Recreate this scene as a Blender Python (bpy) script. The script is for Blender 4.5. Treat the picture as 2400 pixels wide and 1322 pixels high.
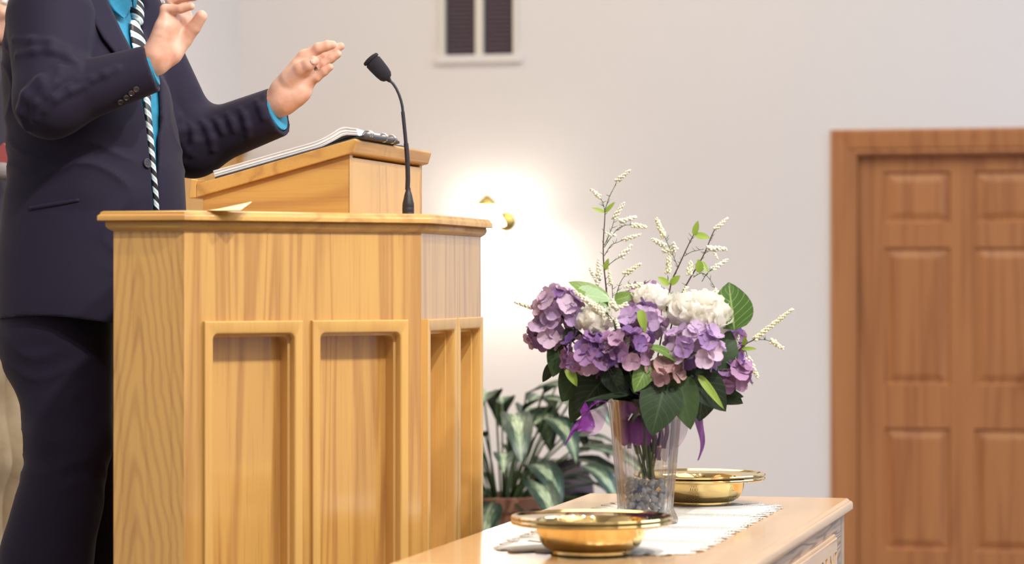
import bpy, math, random
import numpy as np
from mathutils import Vector, Matrix, Quaternion, noise as mnoise
R = math.radians
random.seed(7)
S = bpy.context.scene
COL = S.collection
for o in list(bpy.data.objects): bpy.data.objects.remove(o)

# ------------------------------------------------------------------ camera
H = 1.355                 # camera height over the nave floor
F = 6450.0                # focal length in pixels of the 2400 wide frame
cam = bpy.data.cameras.new('camera'); camo = bpy.data.objects.new('camera', cam); COL.objects.link(camo)
camo.location = (0, 0, H); camo.rotation_euler = (R(90), 0, 0)
cam.sensor_width = 36; cam.lens = F/2400*36; cam.clip_start = .05; cam.clip_end = 60
cam.dof.use_dof = True; cam.dof.focus_distance = 6.12; cam.dof.aperture_fstop = 3.3
S.camera = camo

# ------------------------------------------------------------------ world, lights, exposure
S.view_settings.view_transform = 'Standard'; S.view_settings.look = 'None'
S.view_settings.gamma = 1; S.view_settings.use_curve_mapping = False
S.view_settings.exposure = 0.27
W = bpy.data.worlds.new('world'); S.world = W; W.use_nodes = True
W.node_tree.nodes['Background'].inputs[0].default_value = (.9, .93, 1, 1)
W.node_tree.nodes['Background'].inputs[1].default_value = .15
TH = R(-13.9)             # the church is turned against the camera by this angle
CT, ST = math.cos(TH), math.sin(TH)
def C(a, l, z=0.0):       # church coordinates (a: towards the audience, l: along the chancel) -> world
    return Vector((CT*a - ST*l, ST*a + CT*l, z))
def light(name, kind, loc, power, color=(1, 1, 1), size=.1, size_y=None, target=None, spot=None):
    d = bpy.data.lights.new(name, kind); d.energy = power; d.color = color
    o = bpy.data.objects.new(name, d); COL.objects.link(o); o.location = loc
    if kind == 'AREA':
        d.size = size
        if size_y: d.shape = 'RECTANGLE'; d.size_y = size_y
    elif kind in ('POINT', 'SPOT'): d.shadow_soft_size = size
    if spot: d.spot_size = spot; d.spot_blend = .6
    if target is not None:
        o.rotation_euler = (Vector(target) - Vector(loc)).to_track_quat('-Z', 'Y').to_euler()
    return o
WARM = (1, .85, .61); NEUT = (1, .95, .90); COOL = (.60, .79, 1.0)
light('key_lamp', 'SPOT', C(.6, 2.6, 5.0), 560, NEUT, .10, target=C(-1.5, 5.5, 1.2), spot=R(70))
light('key_lamp', 'SPOT', C(1.6, 3.8, 5.0), 400, NEUT, .10, target=C(-1.5, 5.6, 1.2), spot=R(70))
light('key_lamp', 'SPOT', C(-.6, 1.8, 5.0), 190, NEUT, .12, target=C(-2.2, 5.6, 1.3), spot=R(60))
light('pulpit_front_fill', 'SPOT', C(3.5, 6.2, 4.9), 150, NEUT, .08, target=C(-1.6, 5.8, 1.45), spot=R(27))  # added only to brighten the pulpit's front face, no known fitting there
light('nave_soft_fill', 'AREA', C(3.6, 3.4, 5.1), 120, NEUT, 4.5, 6)  # unseen area light added as soft fill from the audience side
light('chancel_warm_fill', 'AREA', C(-2.4, 8.6, 5.1), 130, WARM, 2.5, 5)  # added area light, warms the left part of the far wall
light('side_cool_fill', 'AREA', C(3.2, 9.0, 5.1), 260, COOL, 4.5, 4)  # added area light, turns the right part of the far wall brighter and bluer
for i in range(7):
    for j in range(6):
        light('ceiling_bulb', 'POINT', C(-.8 + 1.3*i + .3*(j % 2), -2.4 + 1.6*j, 4.85), 5, (1, .93, .82), .02)
SCONCE = Vector((-.115, 12.80, H + .285))
light('sconce_bulb', 'POINT', SCONCE, 17, (1, .90, .74), .035)

# ------------------------------------------------------------------ pixel helpers
def P(px, py, Y):          # pixel and depth -> world point
    return Vector(((px-1200)*Y/F, Y, H - (py-661)*Y/F))
def PL(px, py, l):         # pixel and church plane l -> world point
    k = (px-1200)/F
    return P(px, py, l/(CT - ST*k))
def PA(px, py, a):         # pixel and church plane a -> world point
    k = (px-1200)/F
    return P(px, py, a/(CT*k + ST))
def toC(v): return (CT*v[0] + ST*v[1], -ST*v[0] + CT*v[1], v[2])

# ------------------------------------------------------------------ materials
MATS = {}
def mat(name, color=(.5, .5, .5), rough=.5, metal=0.0, **kw):
    if name in MATS: return MATS[name]
    m = bpy.data.materials.new(name); m.use_nodes = True
    b = m.node_tree.nodes['Principled BSDF']
    b.inputs['Base Color'].default_value = (*color, 1); b.inputs['Roughness'].default_value = rough
    b.inputs['Metallic'].default_value = metal
    for k, v in kw.items(): b.inputs[k.replace('_', ' ')].default_value = v
    MATS[name] = m; return m
class NT:
    def __init__(s, m): s.t = m.node_tree; s.b = m.node_tree.nodes['Principled BSDF']
    def n(s, typ, **kw):
        x = s.t.nodes.new(typ)
        for k, v in kw.items():
            if k in ('inp',): continue
            setattr(x, k, v)
        for k, v in kw.get('inp', {}).items():
            if hasattr(v, 'links') or isinstance(v, bpy.types.NodeSocket): s.t.links.new(v, x.inputs[k])
            else: x.inputs[k].default_value = v
        return x
    def l(s, a, b): s.t.links.new(a, b)
def ramp(nt, fac, stops):
    r = nt.n('ShaderNodeValToRGB'); e = r.color_ramp.elements
    while len(e) < len(stops): e.new(.5)
    for i, (p, c) in enumerate(stops): e[i].position = p; e[i].color = (*c, 1)
    nt.l(fac, r.inputs[0]); return r
def wood(name, light_c, dark_c, axis='z', rough=.35, rings=9.0, contrast=1.0, coat=.0, scale=1.0, bump=.04, pore=.5):
    m = mat(name, light_c, rough); nt = NT(m)
    tc = nt.n('ShaderNodeTexCoord'); mp = nt.n('ShaderNodeMapping')
    s = {'x': (.5, 7, 7), 'y': (7, .5, 7), 'z': (12, 12, .38)}[axis]
    mp.inputs['Scale'].default_value = [v*scale for v in s]
    oi = nt.n('ShaderNodeObjectInfo')
    ad = nt.n('ShaderNodeVectorMath', operation='MULTIPLY_ADD'); nt.l(oi.outputs['Random'], ad.inputs[0])
    ad.inputs[1].default_value = (37, 23, 51); nt.l(tc.outputs['Object'], ad.inputs[2])
    nt.l(ad.outputs[0], mp.inputs['Vector'])
    n1 = nt.n('ShaderNodeTexNoise', inp={'Scale': 1.0, 'Detail': 2.5, 'Roughness': .5, 'Distortion': .3}); nt.l(mp.outputs[0], n1.inputs['Vector'])
    mu = nt.n('ShaderNodeMath', operation='MULTIPLY', inp={1: rings*6.28}); nt.l(n1.outputs[0], mu.inputs[0])
    si = nt.n('ShaderNodeMath', operation='SINE'); nt.l(mu.outputs[0], si.inputs[0])
    r1 = nt.n('ShaderNodeMapRange', inp={'From Min': -1.0, 'From Max': 1.0}); nt.l(si.outputs[0], r1.inputs[0])
    pw = nt.n('ShaderNodeMath', operation='POWER', inp={1: 3.0}); nt.l(r1.outputs[0], pw.inputs[0])
    mp2 = nt.n('ShaderNodeMapping'); s2 = {'x': (6, 260, 260), 'y': (260, 6, 260), 'z': (260, 260, 6)}[axis]
    mp2.inputs['Scale'].default_value = s2; nt.l(ad.outputs[0], mp2.inputs['Vector'])
    n2 = nt.n('ShaderNodeTexNoise', inp={'Scale': 1.0, 'Detail': 2.0}); nt.l(mp2.outputs[0], n2.inputs['Vector'])
    p2 = nt.n('ShaderNodeMapRange', inp={'From Min': .52, 'From Max': .75}); nt.l(n2.outputs[0], p2.inputs[0])
    mp3 = nt.n('ShaderNodeMapping'); s3 = {'x': (.6, 16, 16), 'y': (16, .6, 16), 'z': (16, 16, .6)}[axis]
    mp3.inputs['Scale'].default_value = s3; nt.l(ad.outputs[0], mp3.inputs['Vector'])
    n3 = nt.n('ShaderNodeTexNoise', inp={'Scale': 1.0, 'Detail': 1.0}); nt.l(mp3.outputs[0], n3.inputs['Vector'])
    a1 = nt.n('ShaderNodeMath', operation='MULTIPLY', inp={1: .55*contrast}); nt.l(pw.outputs[0], a1.inputs[0])
    a2 = nt.n('ShaderNodeMath', operation='MULTIPLY_ADD', inp={1: pore*.5}); nt.l(p2.outputs[0], a2.inputs[0]); nt.l(a1.outputs[0], a2.inputs[2])
    a3 = nt.n('ShaderNodeMath', operation='MULTIPLY_ADD', inp={1: .35*contrast}); nt.l(n3.outputs[0], a3.inputs[0]); nt.l(a2.outputs[0], a3.inputs[2])
    rp = ramp(nt, a3.outputs[0], [(.05, light_c), (.95, dark_c)])
    nt.l(rp.outputs[0], nt.b.inputs['Base Color'])
    bp = nt.n('ShaderNodeBump', inp={'Strength': bump, 'Distance': .002}); bp.invert = True
    nt.l(a2.outputs[0], bp.inputs['Height']); nt.l(bp.outputs[0], nt.b.inputs['Normal'])
    nt.b.inputs['Coat Weight'].default_value = coat; nt.b.inputs['Coat Roughness'].default_value = .10
    return m
OAK = wood('oak_vertical', (.62, .355, .098), (.33, .14, .035), 'z', .30, 9, .8, 1.0); OAK.node_tree.nodes['Principled BSDF'].inputs['Coat IOR'].default_value = 1.7
OAKX = wood('oak_lengthwise', (.62, .36, .10), (.38, .175, .05), 'x', .34, 6, .8, .2)
OAKY = wood('oak_crosswise', (.62, .355, .10), (.38, .175, .05), 'y', .34, 6, .8, .2)
OAKPLAIN = wood('oak_plain', (.64, .38, .115), (.50, .255, .08), 'z', .30, 4, .5, .4)
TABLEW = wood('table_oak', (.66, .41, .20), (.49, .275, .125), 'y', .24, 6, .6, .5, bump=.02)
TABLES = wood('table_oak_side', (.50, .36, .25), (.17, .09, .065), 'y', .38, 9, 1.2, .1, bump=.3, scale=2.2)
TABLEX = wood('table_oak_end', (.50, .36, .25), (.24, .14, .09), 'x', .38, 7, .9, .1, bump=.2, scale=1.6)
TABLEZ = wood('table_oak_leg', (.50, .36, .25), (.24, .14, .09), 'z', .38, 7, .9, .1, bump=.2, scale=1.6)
DOORW = wood('door_wood', (.50, .215, .080), (.31, .105, .042), 'z', .45, 4, .8, .1, bump=.02)
def _cathedral():       # flat-sawn face of the pulpit's side: nested pointed arches
    m = OAK.copy(); m.name = 'oak_cathedral'; nt = NT(m); rp = [x for x in m.node_tree.nodes if x.type == 'VALTORGB'][0]
    old = rp.inputs[0].links[0].from_socket
    tc = nt.n('ShaderNodeTexCoord'); sep = nt.n('ShaderNodeSeparateXYZ'); nt.l(tc.outputs['Object'], sep.inputs[0])
    n = nt.n('ShaderNodeTexNoise', inp={'Scale': 5.0, 'Detail': 3.0}); nt.l(tc.outputs['Object'], n.inputs['Vector'])
    dx = nt.n('ShaderNodeMath', operation='ADD', inp={1: .222}); nt.l(sep.outputs[0], dx.inputs[0])
    nd = nt.n('ShaderNodeMath', operation='MULTIPLY_ADD', inp={1: .05, 2: -.025}); nt.l(n.outputs[0], nd.inputs[0])
    d1 = nt.n('ShaderNodeMath', operation='ADD'); nt.l(dx.outputs[0], d1.inputs[0]); nt.l(nd.outputs[0], d1.inputs[1])
    p = nt.n('ShaderNodeMath', operation='MULTIPLY'); nt.l(d1.outputs[0], p.inputs[0]); nt.l(d1.outputs[0], p.inputs[1])
    p1 = nt.n('ShaderNodeMath', operation='ADD', inp={1: .00006}); nt.l(p.outputs[0], p1.inputs[0])
    sq = nt.n('ShaderNodeMath', operation='SQRT'); nt.l(p1.outputs[0], sq.inputs[0])
    v = nt.n('ShaderNodeMath', operation='MULTIPLY_ADD', inp={1: 7.5}); nt.l(sq.outputs[0], v.inputs[0]); nt.l(sep.outputs[2], v.inputs[2])
    v2 = nt.n('ShaderNodeMath', operation='MULTIPLY_ADD', inp={1: .10}); nt.l(n.outputs[0], v2.inputs[0]); nt.l(v.outputs[0], v2.inputs[2])
    s = nt.n('ShaderNodeMath', operation='MULTIPLY', inp={1: 50.0}); nt.l(v2.outputs[0], s.inputs[0])
    si = nt.n('ShaderNodeMath', operation='SINE'); nt.l(s.outputs[0], si.inputs[0])
    mr = nt.n('ShaderNodeMapRange', inp={'From Min': -.2, 'From Max': 1.0, 'To Max': .30}); nt.l(si.outputs[0], mr.inputs[0])
    ad = nt.n('ShaderNodeMath', operation='MULTIPLY_ADD', inp={1: .5}); nt.l(old, ad.inputs[0]); nt.l(mr.outputs[0], ad.inputs[2])
    nt.l(ad.outputs[0], rp.inputs[0]); return m
WAINS = wood('wainscot_oak', (.74, .42, .13), (.46, .21, .06), 'z', .4, 4, .7, .1)
MAHOG = wood('mahogany', (.22, .06, .035), (.10, .025, .015), 'z', .3, 4, .7, .3)

OAKC = _cathedral()
def bumpy(m, scale, strength, dist=.01, detail=3):
    nt = NT(m); tc = nt.n('ShaderNodeTexCoord')
    n = nt.n('ShaderNodeTexNoise', inp={'Scale': scale, 'Detail': detail}); nt.l(tc.outputs['Object'], n.inputs['Vector'])
    b = nt.n('ShaderNodeBump', inp={'Strength': strength, 'Distance': dist}); nt.l(n.outputs[0], b.inputs['Height'])
    nt.l(b.outputs[0], nt.b.inputs['Normal']); return m
def mottled(m, c1, c2, scale, detail=4, lo=.35, hi=.65):
    nt = NT(m); tc = nt.n('ShaderNodeTexCoord')
    n = nt.n('ShaderNodeTexNoise', inp={'Scale': scale, 'Detail': detail}); nt.l(tc.outputs['Object'], n.inputs['Vector'])
    r = ramp(nt, n.outputs[0], [(lo, c1), (hi, c2)]); nt.l(r.outputs[0], nt.b.inputs['Base Color']); return m
WALL = bumpy(mat('wall_paint', (.80, .785, .825), .85), 90, .05)
CEIL = bumpy(mat('ceiling_paint', (.8, .78, .74), .9), 60, .1)
CARPET = bumpy(mottled(mat('carpet', (.2, .17, .15), .95), (.20, .175, .16), (.27, .24, .22), 60), 400, .5, .004)
WHITEP = mat('white_paint', (.80, .77, .73), .45)
SUIT = bumpy(mat('suit_cloth', (.0150, .0115, .0290), .8, Sheen_Weight=.06, Sheen_Roughness=.4, Specular_IOR_Level=.25), 900, .15, .001)
SUIT2 = mat('dark_jacket_cloth', (.030, .024, .036), .85)
SHIRT = bumpy(mat('teal_shirt', (.024, .25, .42), .62), 60, .25, .006)
SKIN = mat('skin', (.80, .47, .35), .48, Subsurface_Weight=.25, Subsurface_Scale=.012)
SKIN.node_tree.nodes['Principled BSDF'].inputs['Subsurface Radius'].default_value = (1, .35, .2)
def _skin():
    nt = NT(SKIN); tc = nt.n('ShaderNodeTexCoord')
    n = nt.n('ShaderNodeTexNoise', inp={'Scale': 38.0, 'Detail': 3.0}); nt.l(tc.outputs['Object'], n.inputs['Vector'])
    r = ramp(nt, n.outputs[0], [(.3, (.70, .43, .325)), (.7, (.59, .30, .21))]); nt.l(r.outputs[0], nt.b.inputs['Base Color'])
    v = nt.n('ShaderNodeTexVoronoi', feature='DISTANCE_TO_EDGE', inp={'Scale': 55.0})
    nd = nt.n('ShaderNodeVectorMath', operation='MULTIPLY_ADD'); nt.l(n.outputs['Color'], nd.inputs[0]); nd.inputs[1].default_value = (.03,)*3
    nt.l(tc.outputs['Object'], nd.inputs[2]); nt.l(nd.outputs[0], v.inputs['Vector'])
    mr = nt.n('ShaderNodeMapRange', inp={'From Min': 0.0, 'From Max': .06}); nt.l(v.outputs[0], mr.inputs[0])
    b = nt.n('ShaderNodeBump', inp={'Strength': .035, 'Distance': .002}); nt.l(mr.outputs[0], b.inputs['Height']); nt.l(b.outputs[0], nt.b.inputs['Normal'])
_skin()
NAIL = mat('nail', (.74, .48, .40), .28)
HAIR = bumpy(mat('hair', (.06, .035, .02), .6), 300, .6, .003)
HAIRG = bumpy(mat('grey_hair', (.25, .22, .2), .6), 300, .6, .003)
EYEW = mat('eye_white', (.8, .78, .75), .2); IRIS = mat('iris', (.05, .03, .02), .2)
KHAKI = bumpy(mottled(mat('khaki', (.42, .31, .18), .85), (.45, .34, .21), (.33, .23, .13), 9), 30, .4, .01)
BLACKP = bumpy(mat('black_plastic', (.018, .015, .022), .5), 500, .1, .001)
FOAM = bumpy(mat('black_foam', (.014, .011, .017), .95), 700, .5, .002)
LEATH = bumpy(mat('black_leather', (.02, .017, .024), .55), 500, .2, .001)
SHOE = mat('shoe_leather', (.012, .01, .012), .25)
PAPER = mat('white_paper', (.88, .87, .88), .7)
YELLOW = mat('yellow_paper', (.95, .84, .42), .7)
GOLD = mat('polished_brass', (.93, .70, .31), .06, 1.0)
BRASS = mat('lamp_brass', (.62, .48, .16), .25, 1.0)
SILVER = mat('silver', (.75, .74, .72), .2, 1.0)
STEEL = mat('dark_steel', (.34, .31, .30), .3, 1.0)
GREYB = mat('grey_bar', (.22, .19, .18), .4, .6)
RED = mat('red_cover', (.34, .07, .07), .7)
GREYC = bumpy(mat('grey_cloth', (.22, .19, .19), .95), 300, .4, .004)
TERRA = mat('terracotta', (.42, .20, .13), .8); DARKPOT = mat('dark_glaze', (.055, .032, .048), .6); SOIL = mat('soil', (.03, .02, .015), 1)
PANE = bumpy(mat('night_pane', (.075, .052, .075), .55), 20, .02)
BUTTON = mat('dark_button', (.05, .045, .055), .25)
STEMG = mat('stem_green', (.05, .09, .03), .6); TWIG = mat('twig_brown', (.06, .03, .03), .7)
def randcol(name, stops, rough=.6, trans=.0, bump=None, vein=None, **kw):
    m = mat(name, (.5, .5, .5), rough, **kw); nt = NT(m)
    oi = nt.n('ShaderNodeObjectInfo'); tc = nt.n('ShaderNodeTexCoord')
    n = nt.n('ShaderNodeTexNoise', inp={'Scale': 40.0, 'Detail': 3.0}); nt.l(tc.outputs['Object'], n.inputs['Vector'])
    a = nt.n('ShaderNodeMath', operation='MULTIPLY_ADD', inp={1: .5, 2: -.25}); nt.l(n.outputs[0], a.inputs[0])
    s = nt.n('ShaderNodeMath', operation='ADD'); nt.l(oi.outputs['Random'], s.inputs[0]); nt.l(a.outputs[0], s.inputs[1])
    r = ramp(nt, s.outputs[0], stops)
    if vein:
        uv = nt.n('ShaderNodeUVMap'); sep = nt.n('ShaderNodeSeparateXYZ'); nt.l(uv.outputs[0], sep.inputs[0])
        q = nt.n('ShaderNodeMath', operation='MULTIPLY_ADD', inp={1: -.32}); nt.l(sep.outputs[0], q.inputs[0]); nt.l(sep.outputs[1], q.inputs[2])
        q2 = nt.n('ShaderNodeMath', operation='MULTIPLY', inp={1: 7.0}); nt.l(q.outputs[0], q2.inputs[0])
        q3_ = nt.n('ShaderNodeMath', operation='PINGPONG', inp={1: .5}); nt.l(q2.outputs[0], q3_.inputs[0])
        e1 = nt.n('ShaderNodeMapRange', inp={'From Min': .07, 'From Max': .0}); nt.l(q3_.outputs[0], e1.inputs[0])
        e2 = nt.n('ShaderNodeMapRange', inp={'From Min': .07, 'From Max': .02}); nt.l(sep.outputs[0], e2.inputs[0])
        mxm = nt.n('ShaderNodeMath', operation='MAXIMUM'); nt.l(e1.outputs[0], mxm.inputs[0]); nt.l(e2.outputs[0], mxm.inputs[1])
        sc2 = nt.n('ShaderNodeMath', operation='MULTIPLY', inp={1: .65}); nt.l(mxm.outputs[0], sc2.inputs[0])
        mc = nt.n('ShaderNodeMix', data_type='RGBA'); nt.l(sc2.outputs[0], mc.inputs['Factor']); nt.l(r.outputs[0], mc.inputs[6]); mc.inputs[7].default_value = (*vein, 1)
        class _r: outputs = [mc.outputs[2]]
        r = _r
    nt.l(r.outputs[0], nt.b.inputs['Base Color'])
    if trans:
        tb = nt.n('ShaderNodeBsdfTranslucent'); nt.l(r.outputs[0], tb.inputs[0])
        mx = nt.n('ShaderNodeMixShader', inp={0: trans}); nt.l(nt.b.outputs[0], mx.inputs[1]); nt.l(tb.outputs[0], mx.inputs[2])
        nt.l(mx.outputs[0], nt.t.nodes['Material Output'].inputs[0])
    return m
LILAC = randcol('petal_lilac', [(0, (.28, .15, .38)), (.35, (.44, .29, .52)), (.7, (.58, .43, .60)), (1, (.62, .45, .56))], .65, .22)
MAUVE = randcol('petal_mauve', [(0, (.10, .045, .18)), (.35, (.24, .12, .32)), (.7, (.40, .22, .40)), (1, (.48, .30, .42))], .65, .18)
DUSTY = randcol('petal_dusty', [(0, (.36, .20, .25)), (1, (.56, .36, .30))], .65, .2)
CREAM = randcol('petal_white', [(0, (.95, .92, .82)), (1, (.97, .95, .90))], .7, .45)
BUDS = randcol('bud_white', [(0, (.84, .82, .58)), (1, (.90, .88, .74))], .7, .1)
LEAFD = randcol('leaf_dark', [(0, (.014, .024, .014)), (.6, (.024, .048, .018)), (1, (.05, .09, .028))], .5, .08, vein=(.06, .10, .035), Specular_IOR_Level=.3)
LEAFB = randcol('leaf_bright', [(0, (.07, .15, .03)), (1, (.18, .30, .06))], .45, .25, vein=(.42, .56, .20))
LEAFL = randcol('leaf_lime', [(0, (.28, .42, .05)), (1, (.36, .48, .10))], .5, .3)
LEAFP = randcol('leaf_pale', [(0, (.20, .34, .17)), (1, (.34, .48, .26))], .35, .2, vein=(.5, .62, .38))
def sheer(name, col, alpha):
    m = mat(name, col, .45); m.node_tree.nodes['Principled BSDF'].inputs['Alpha'].default_value = alpha; return m
RIB = sheer('purple_ribbon', (.19, .02, .26), .92); RIBS = sheer('sheer_lilac_ribbon', (.58, .38, .62), .45)
GLASS = mat('crystal', (1, .99, .98), .03, IOR=1.45); GLASS.node_tree.nodes['Principled BSDF'].inputs['Transmission Weight'].default_value = 1
def _glass():
    nt = NT(GLASS)   # thin lead crystal: mostly see-through, with refraction at the ribs
    tb = nt.n('ShaderNodeBsdfTransparent', inp={0: (.985, .98, .975, 1)}); gl = nt.n('ShaderNodeBsdfGlossy', inp={'Roughness': .03})
    fr = nt.n('ShaderNodeFresnel', inp={'IOR': 1.28}); fm = nt.n('ShaderNodeMath', operation='MULTIPLY', inp={1: .7}); nt.l(fr.outputs[0], fm.inputs[0]); m0 = nt.n('ShaderNodeMixShader'); nt.l(fm.outputs[0], m0.inputs[0]); nt.l(tb.outputs[0], m0.inputs[1]); nt.l(gl.outputs[0], m0.inputs[2])
    mx = nt.n('ShaderNodeMixShader', inp={0: .84}); nt.l(nt.b.outputs[0], mx.inputs[1]); nt.l(m0.outputs[0], mx.inputs[2])
    nt.l(mx.outputs[0], nt.t.nodes['Material Output'].inputs[0])
_glass()
PEB = mat('glass_pebble', (.70, .73, .78), .08, Transmission_Weight=.5, IOR=1.5)
PEBB = mat('blue_glass_pebble', (.12, .15, .42), .08, Transmission_Weight=.4, IOR=1.5)
def emis(name, col, st):
    m = mat(name, col, .5); b = m.node_tree.nodes['Principled BSDF']
    b.inputs['Emission Color'].default_value = (*col, 1); b.inputs['Emission Strength'].default_value = st; return m
SHADE = emis('frosted_shade', (1, .90, .72), 24.0)
def _lace():
    m = mat('lace', (.70, .66, .61), .85); nt = NT(m)
    tc = nt.n('ShaderNodeTexCoord'); sep = nt.n('ShaderNodeSeparateXYZ'); nt.l(tc.outputs['Object'], sep.inputs[0])
    def sn(sock, f, ph=0.0):
        a = nt.n('ShaderNodeMath', operation='MULTIPLY_ADD', inp={1: f, 2: ph}); nt.l(sock, a.inputs[0])
        b = nt.n('ShaderNodeMath', operation='SINE'); nt.l(a.outputs[0], b.inputs[0]); return b.outputs[0]
    sx, sy = sn(sep.outputs[0], 520), sn(sep.outputs[1], 520)
    hm = nt.n('ShaderNodeMath', operation='MULTIPLY'); nt.l(sx, hm.inputs[0]); nt.l(sy, hm.inputs[1])
    hole = nt.n('ShaderNodeMath', operation='GREATER_THAN', inp={1: .30}); nt.l(hm.outputs[0], hole.inputs[0])
    # bands of open work: a lattice of bands running across and along the runner
    bx = sn(sep.outputs[0], 2*math.pi/.20, math.pi/2); by = sn(sep.outputs[1], 2*math.pi/.30, math.pi/2+.6)
    mxn = nt.n('ShaderNodeMath', operation='MAXIMUM'); nt.l(bx, mxn.inputs[0]); nt.l(by, mxn.inputs[1])
    band = nt.n('ShaderNodeMath', operation='GREATER_THAN', inp={1: .78}); nt.l(mxn.outputs[0], band.inputs[0])
    both = nt.n('ShaderNodeMath', operation='MULTIPLY'); nt.l(hole.outputs[0], both.inputs[0]); nt.l(band.outputs[0], both.inputs[1])
    inv = nt.n('ShaderNodeMath', operation='SUBTRACT', inp={0: 1.0}); nt.l(both.outputs[0], inv.inputs[1])
    nt.l(inv.outputs[0], nt.b.inputs['Alpha'])
    n = nt.n('ShaderNodeTexNoise', inp={'Scale': 260.0}); nt.l(tc.outputs['Object'], n.inputs['Vector'])
    bp = nt.n('ShaderNodeBump', inp={'Strength': .4, 'Distance': .002}); nt.l(n.outputs[0], bp.inputs['Height']); nt.l(bp.outputs[0], nt.b.inputs['Normal'])
    return m
LACE = _lace()
def _tie():
    m = mat('striped_tie', (.6, .7, .7), .4); nt = NT(m)
    uv = nt.n('ShaderNodeUVMap'); sep = nt.n('ShaderNodeSeparateXYZ'); nt.l(uv.outputs[0], sep.inputs[0])
    a = nt.n('ShaderNodeMath', operation='MULTIPLY_ADD', inp={1: -.9}); nt.l(sep.outputs[0], a.inputs[0]); nt.l(sep.outputs[1], a.inputs[2])
    f = nt.n('ShaderNodeMath', operation='FRACT'); nt.l(a.outputs[0], f.inputs[0])
    r = ramp(nt, f.outputs[0], [(0, (.012, .010, .018)), (.48, (.012, .010, .018)), (.50, (.62, .72, .70)), (.72, (.30, .42, .58)), (.80, (.60, .70, .68)), (.98, (.60, .70, .68))])
    r.color_ramp.interpolation = 'CONSTANT'; nt.l(r.outputs[0], nt.b.inputs['Base Color']); return m
TIE = _tie()
def _plant():
    m = mat('variegated_leaf', (.1, .2, .1), .4); nt = NT(m)
    uv = nt.n('ShaderNodeUVMap'); n = nt.n('ShaderNodeTexNoise', inp={'Scale': 6.0, 'Detail': 4.0, 'Distortion': .8}); nt.l(uv.outputs[0], n.inputs['Vector'])
    sep = nt.n('ShaderNodeSeparateXYZ'); nt.l(uv.outputs[0], sep.inputs[0])
    a = nt.n('ShaderNodeMath', operation='MULTIPLY_ADD', inp={1: -.55}); nt.l(sep.outputs[0], a.inputs[0]); nt.l(n.outputs[0], a.inputs[2])
    r = ramp(nt, a.outputs[0], [(.14, (.018, .040, .028)), (.32, (.07, .13, .08)), (.48, (.38, .46, .30))]); nt.l(r.outputs[0], nt.b.inputs['Base Color']); return m
PLANT = _plant()

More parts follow.
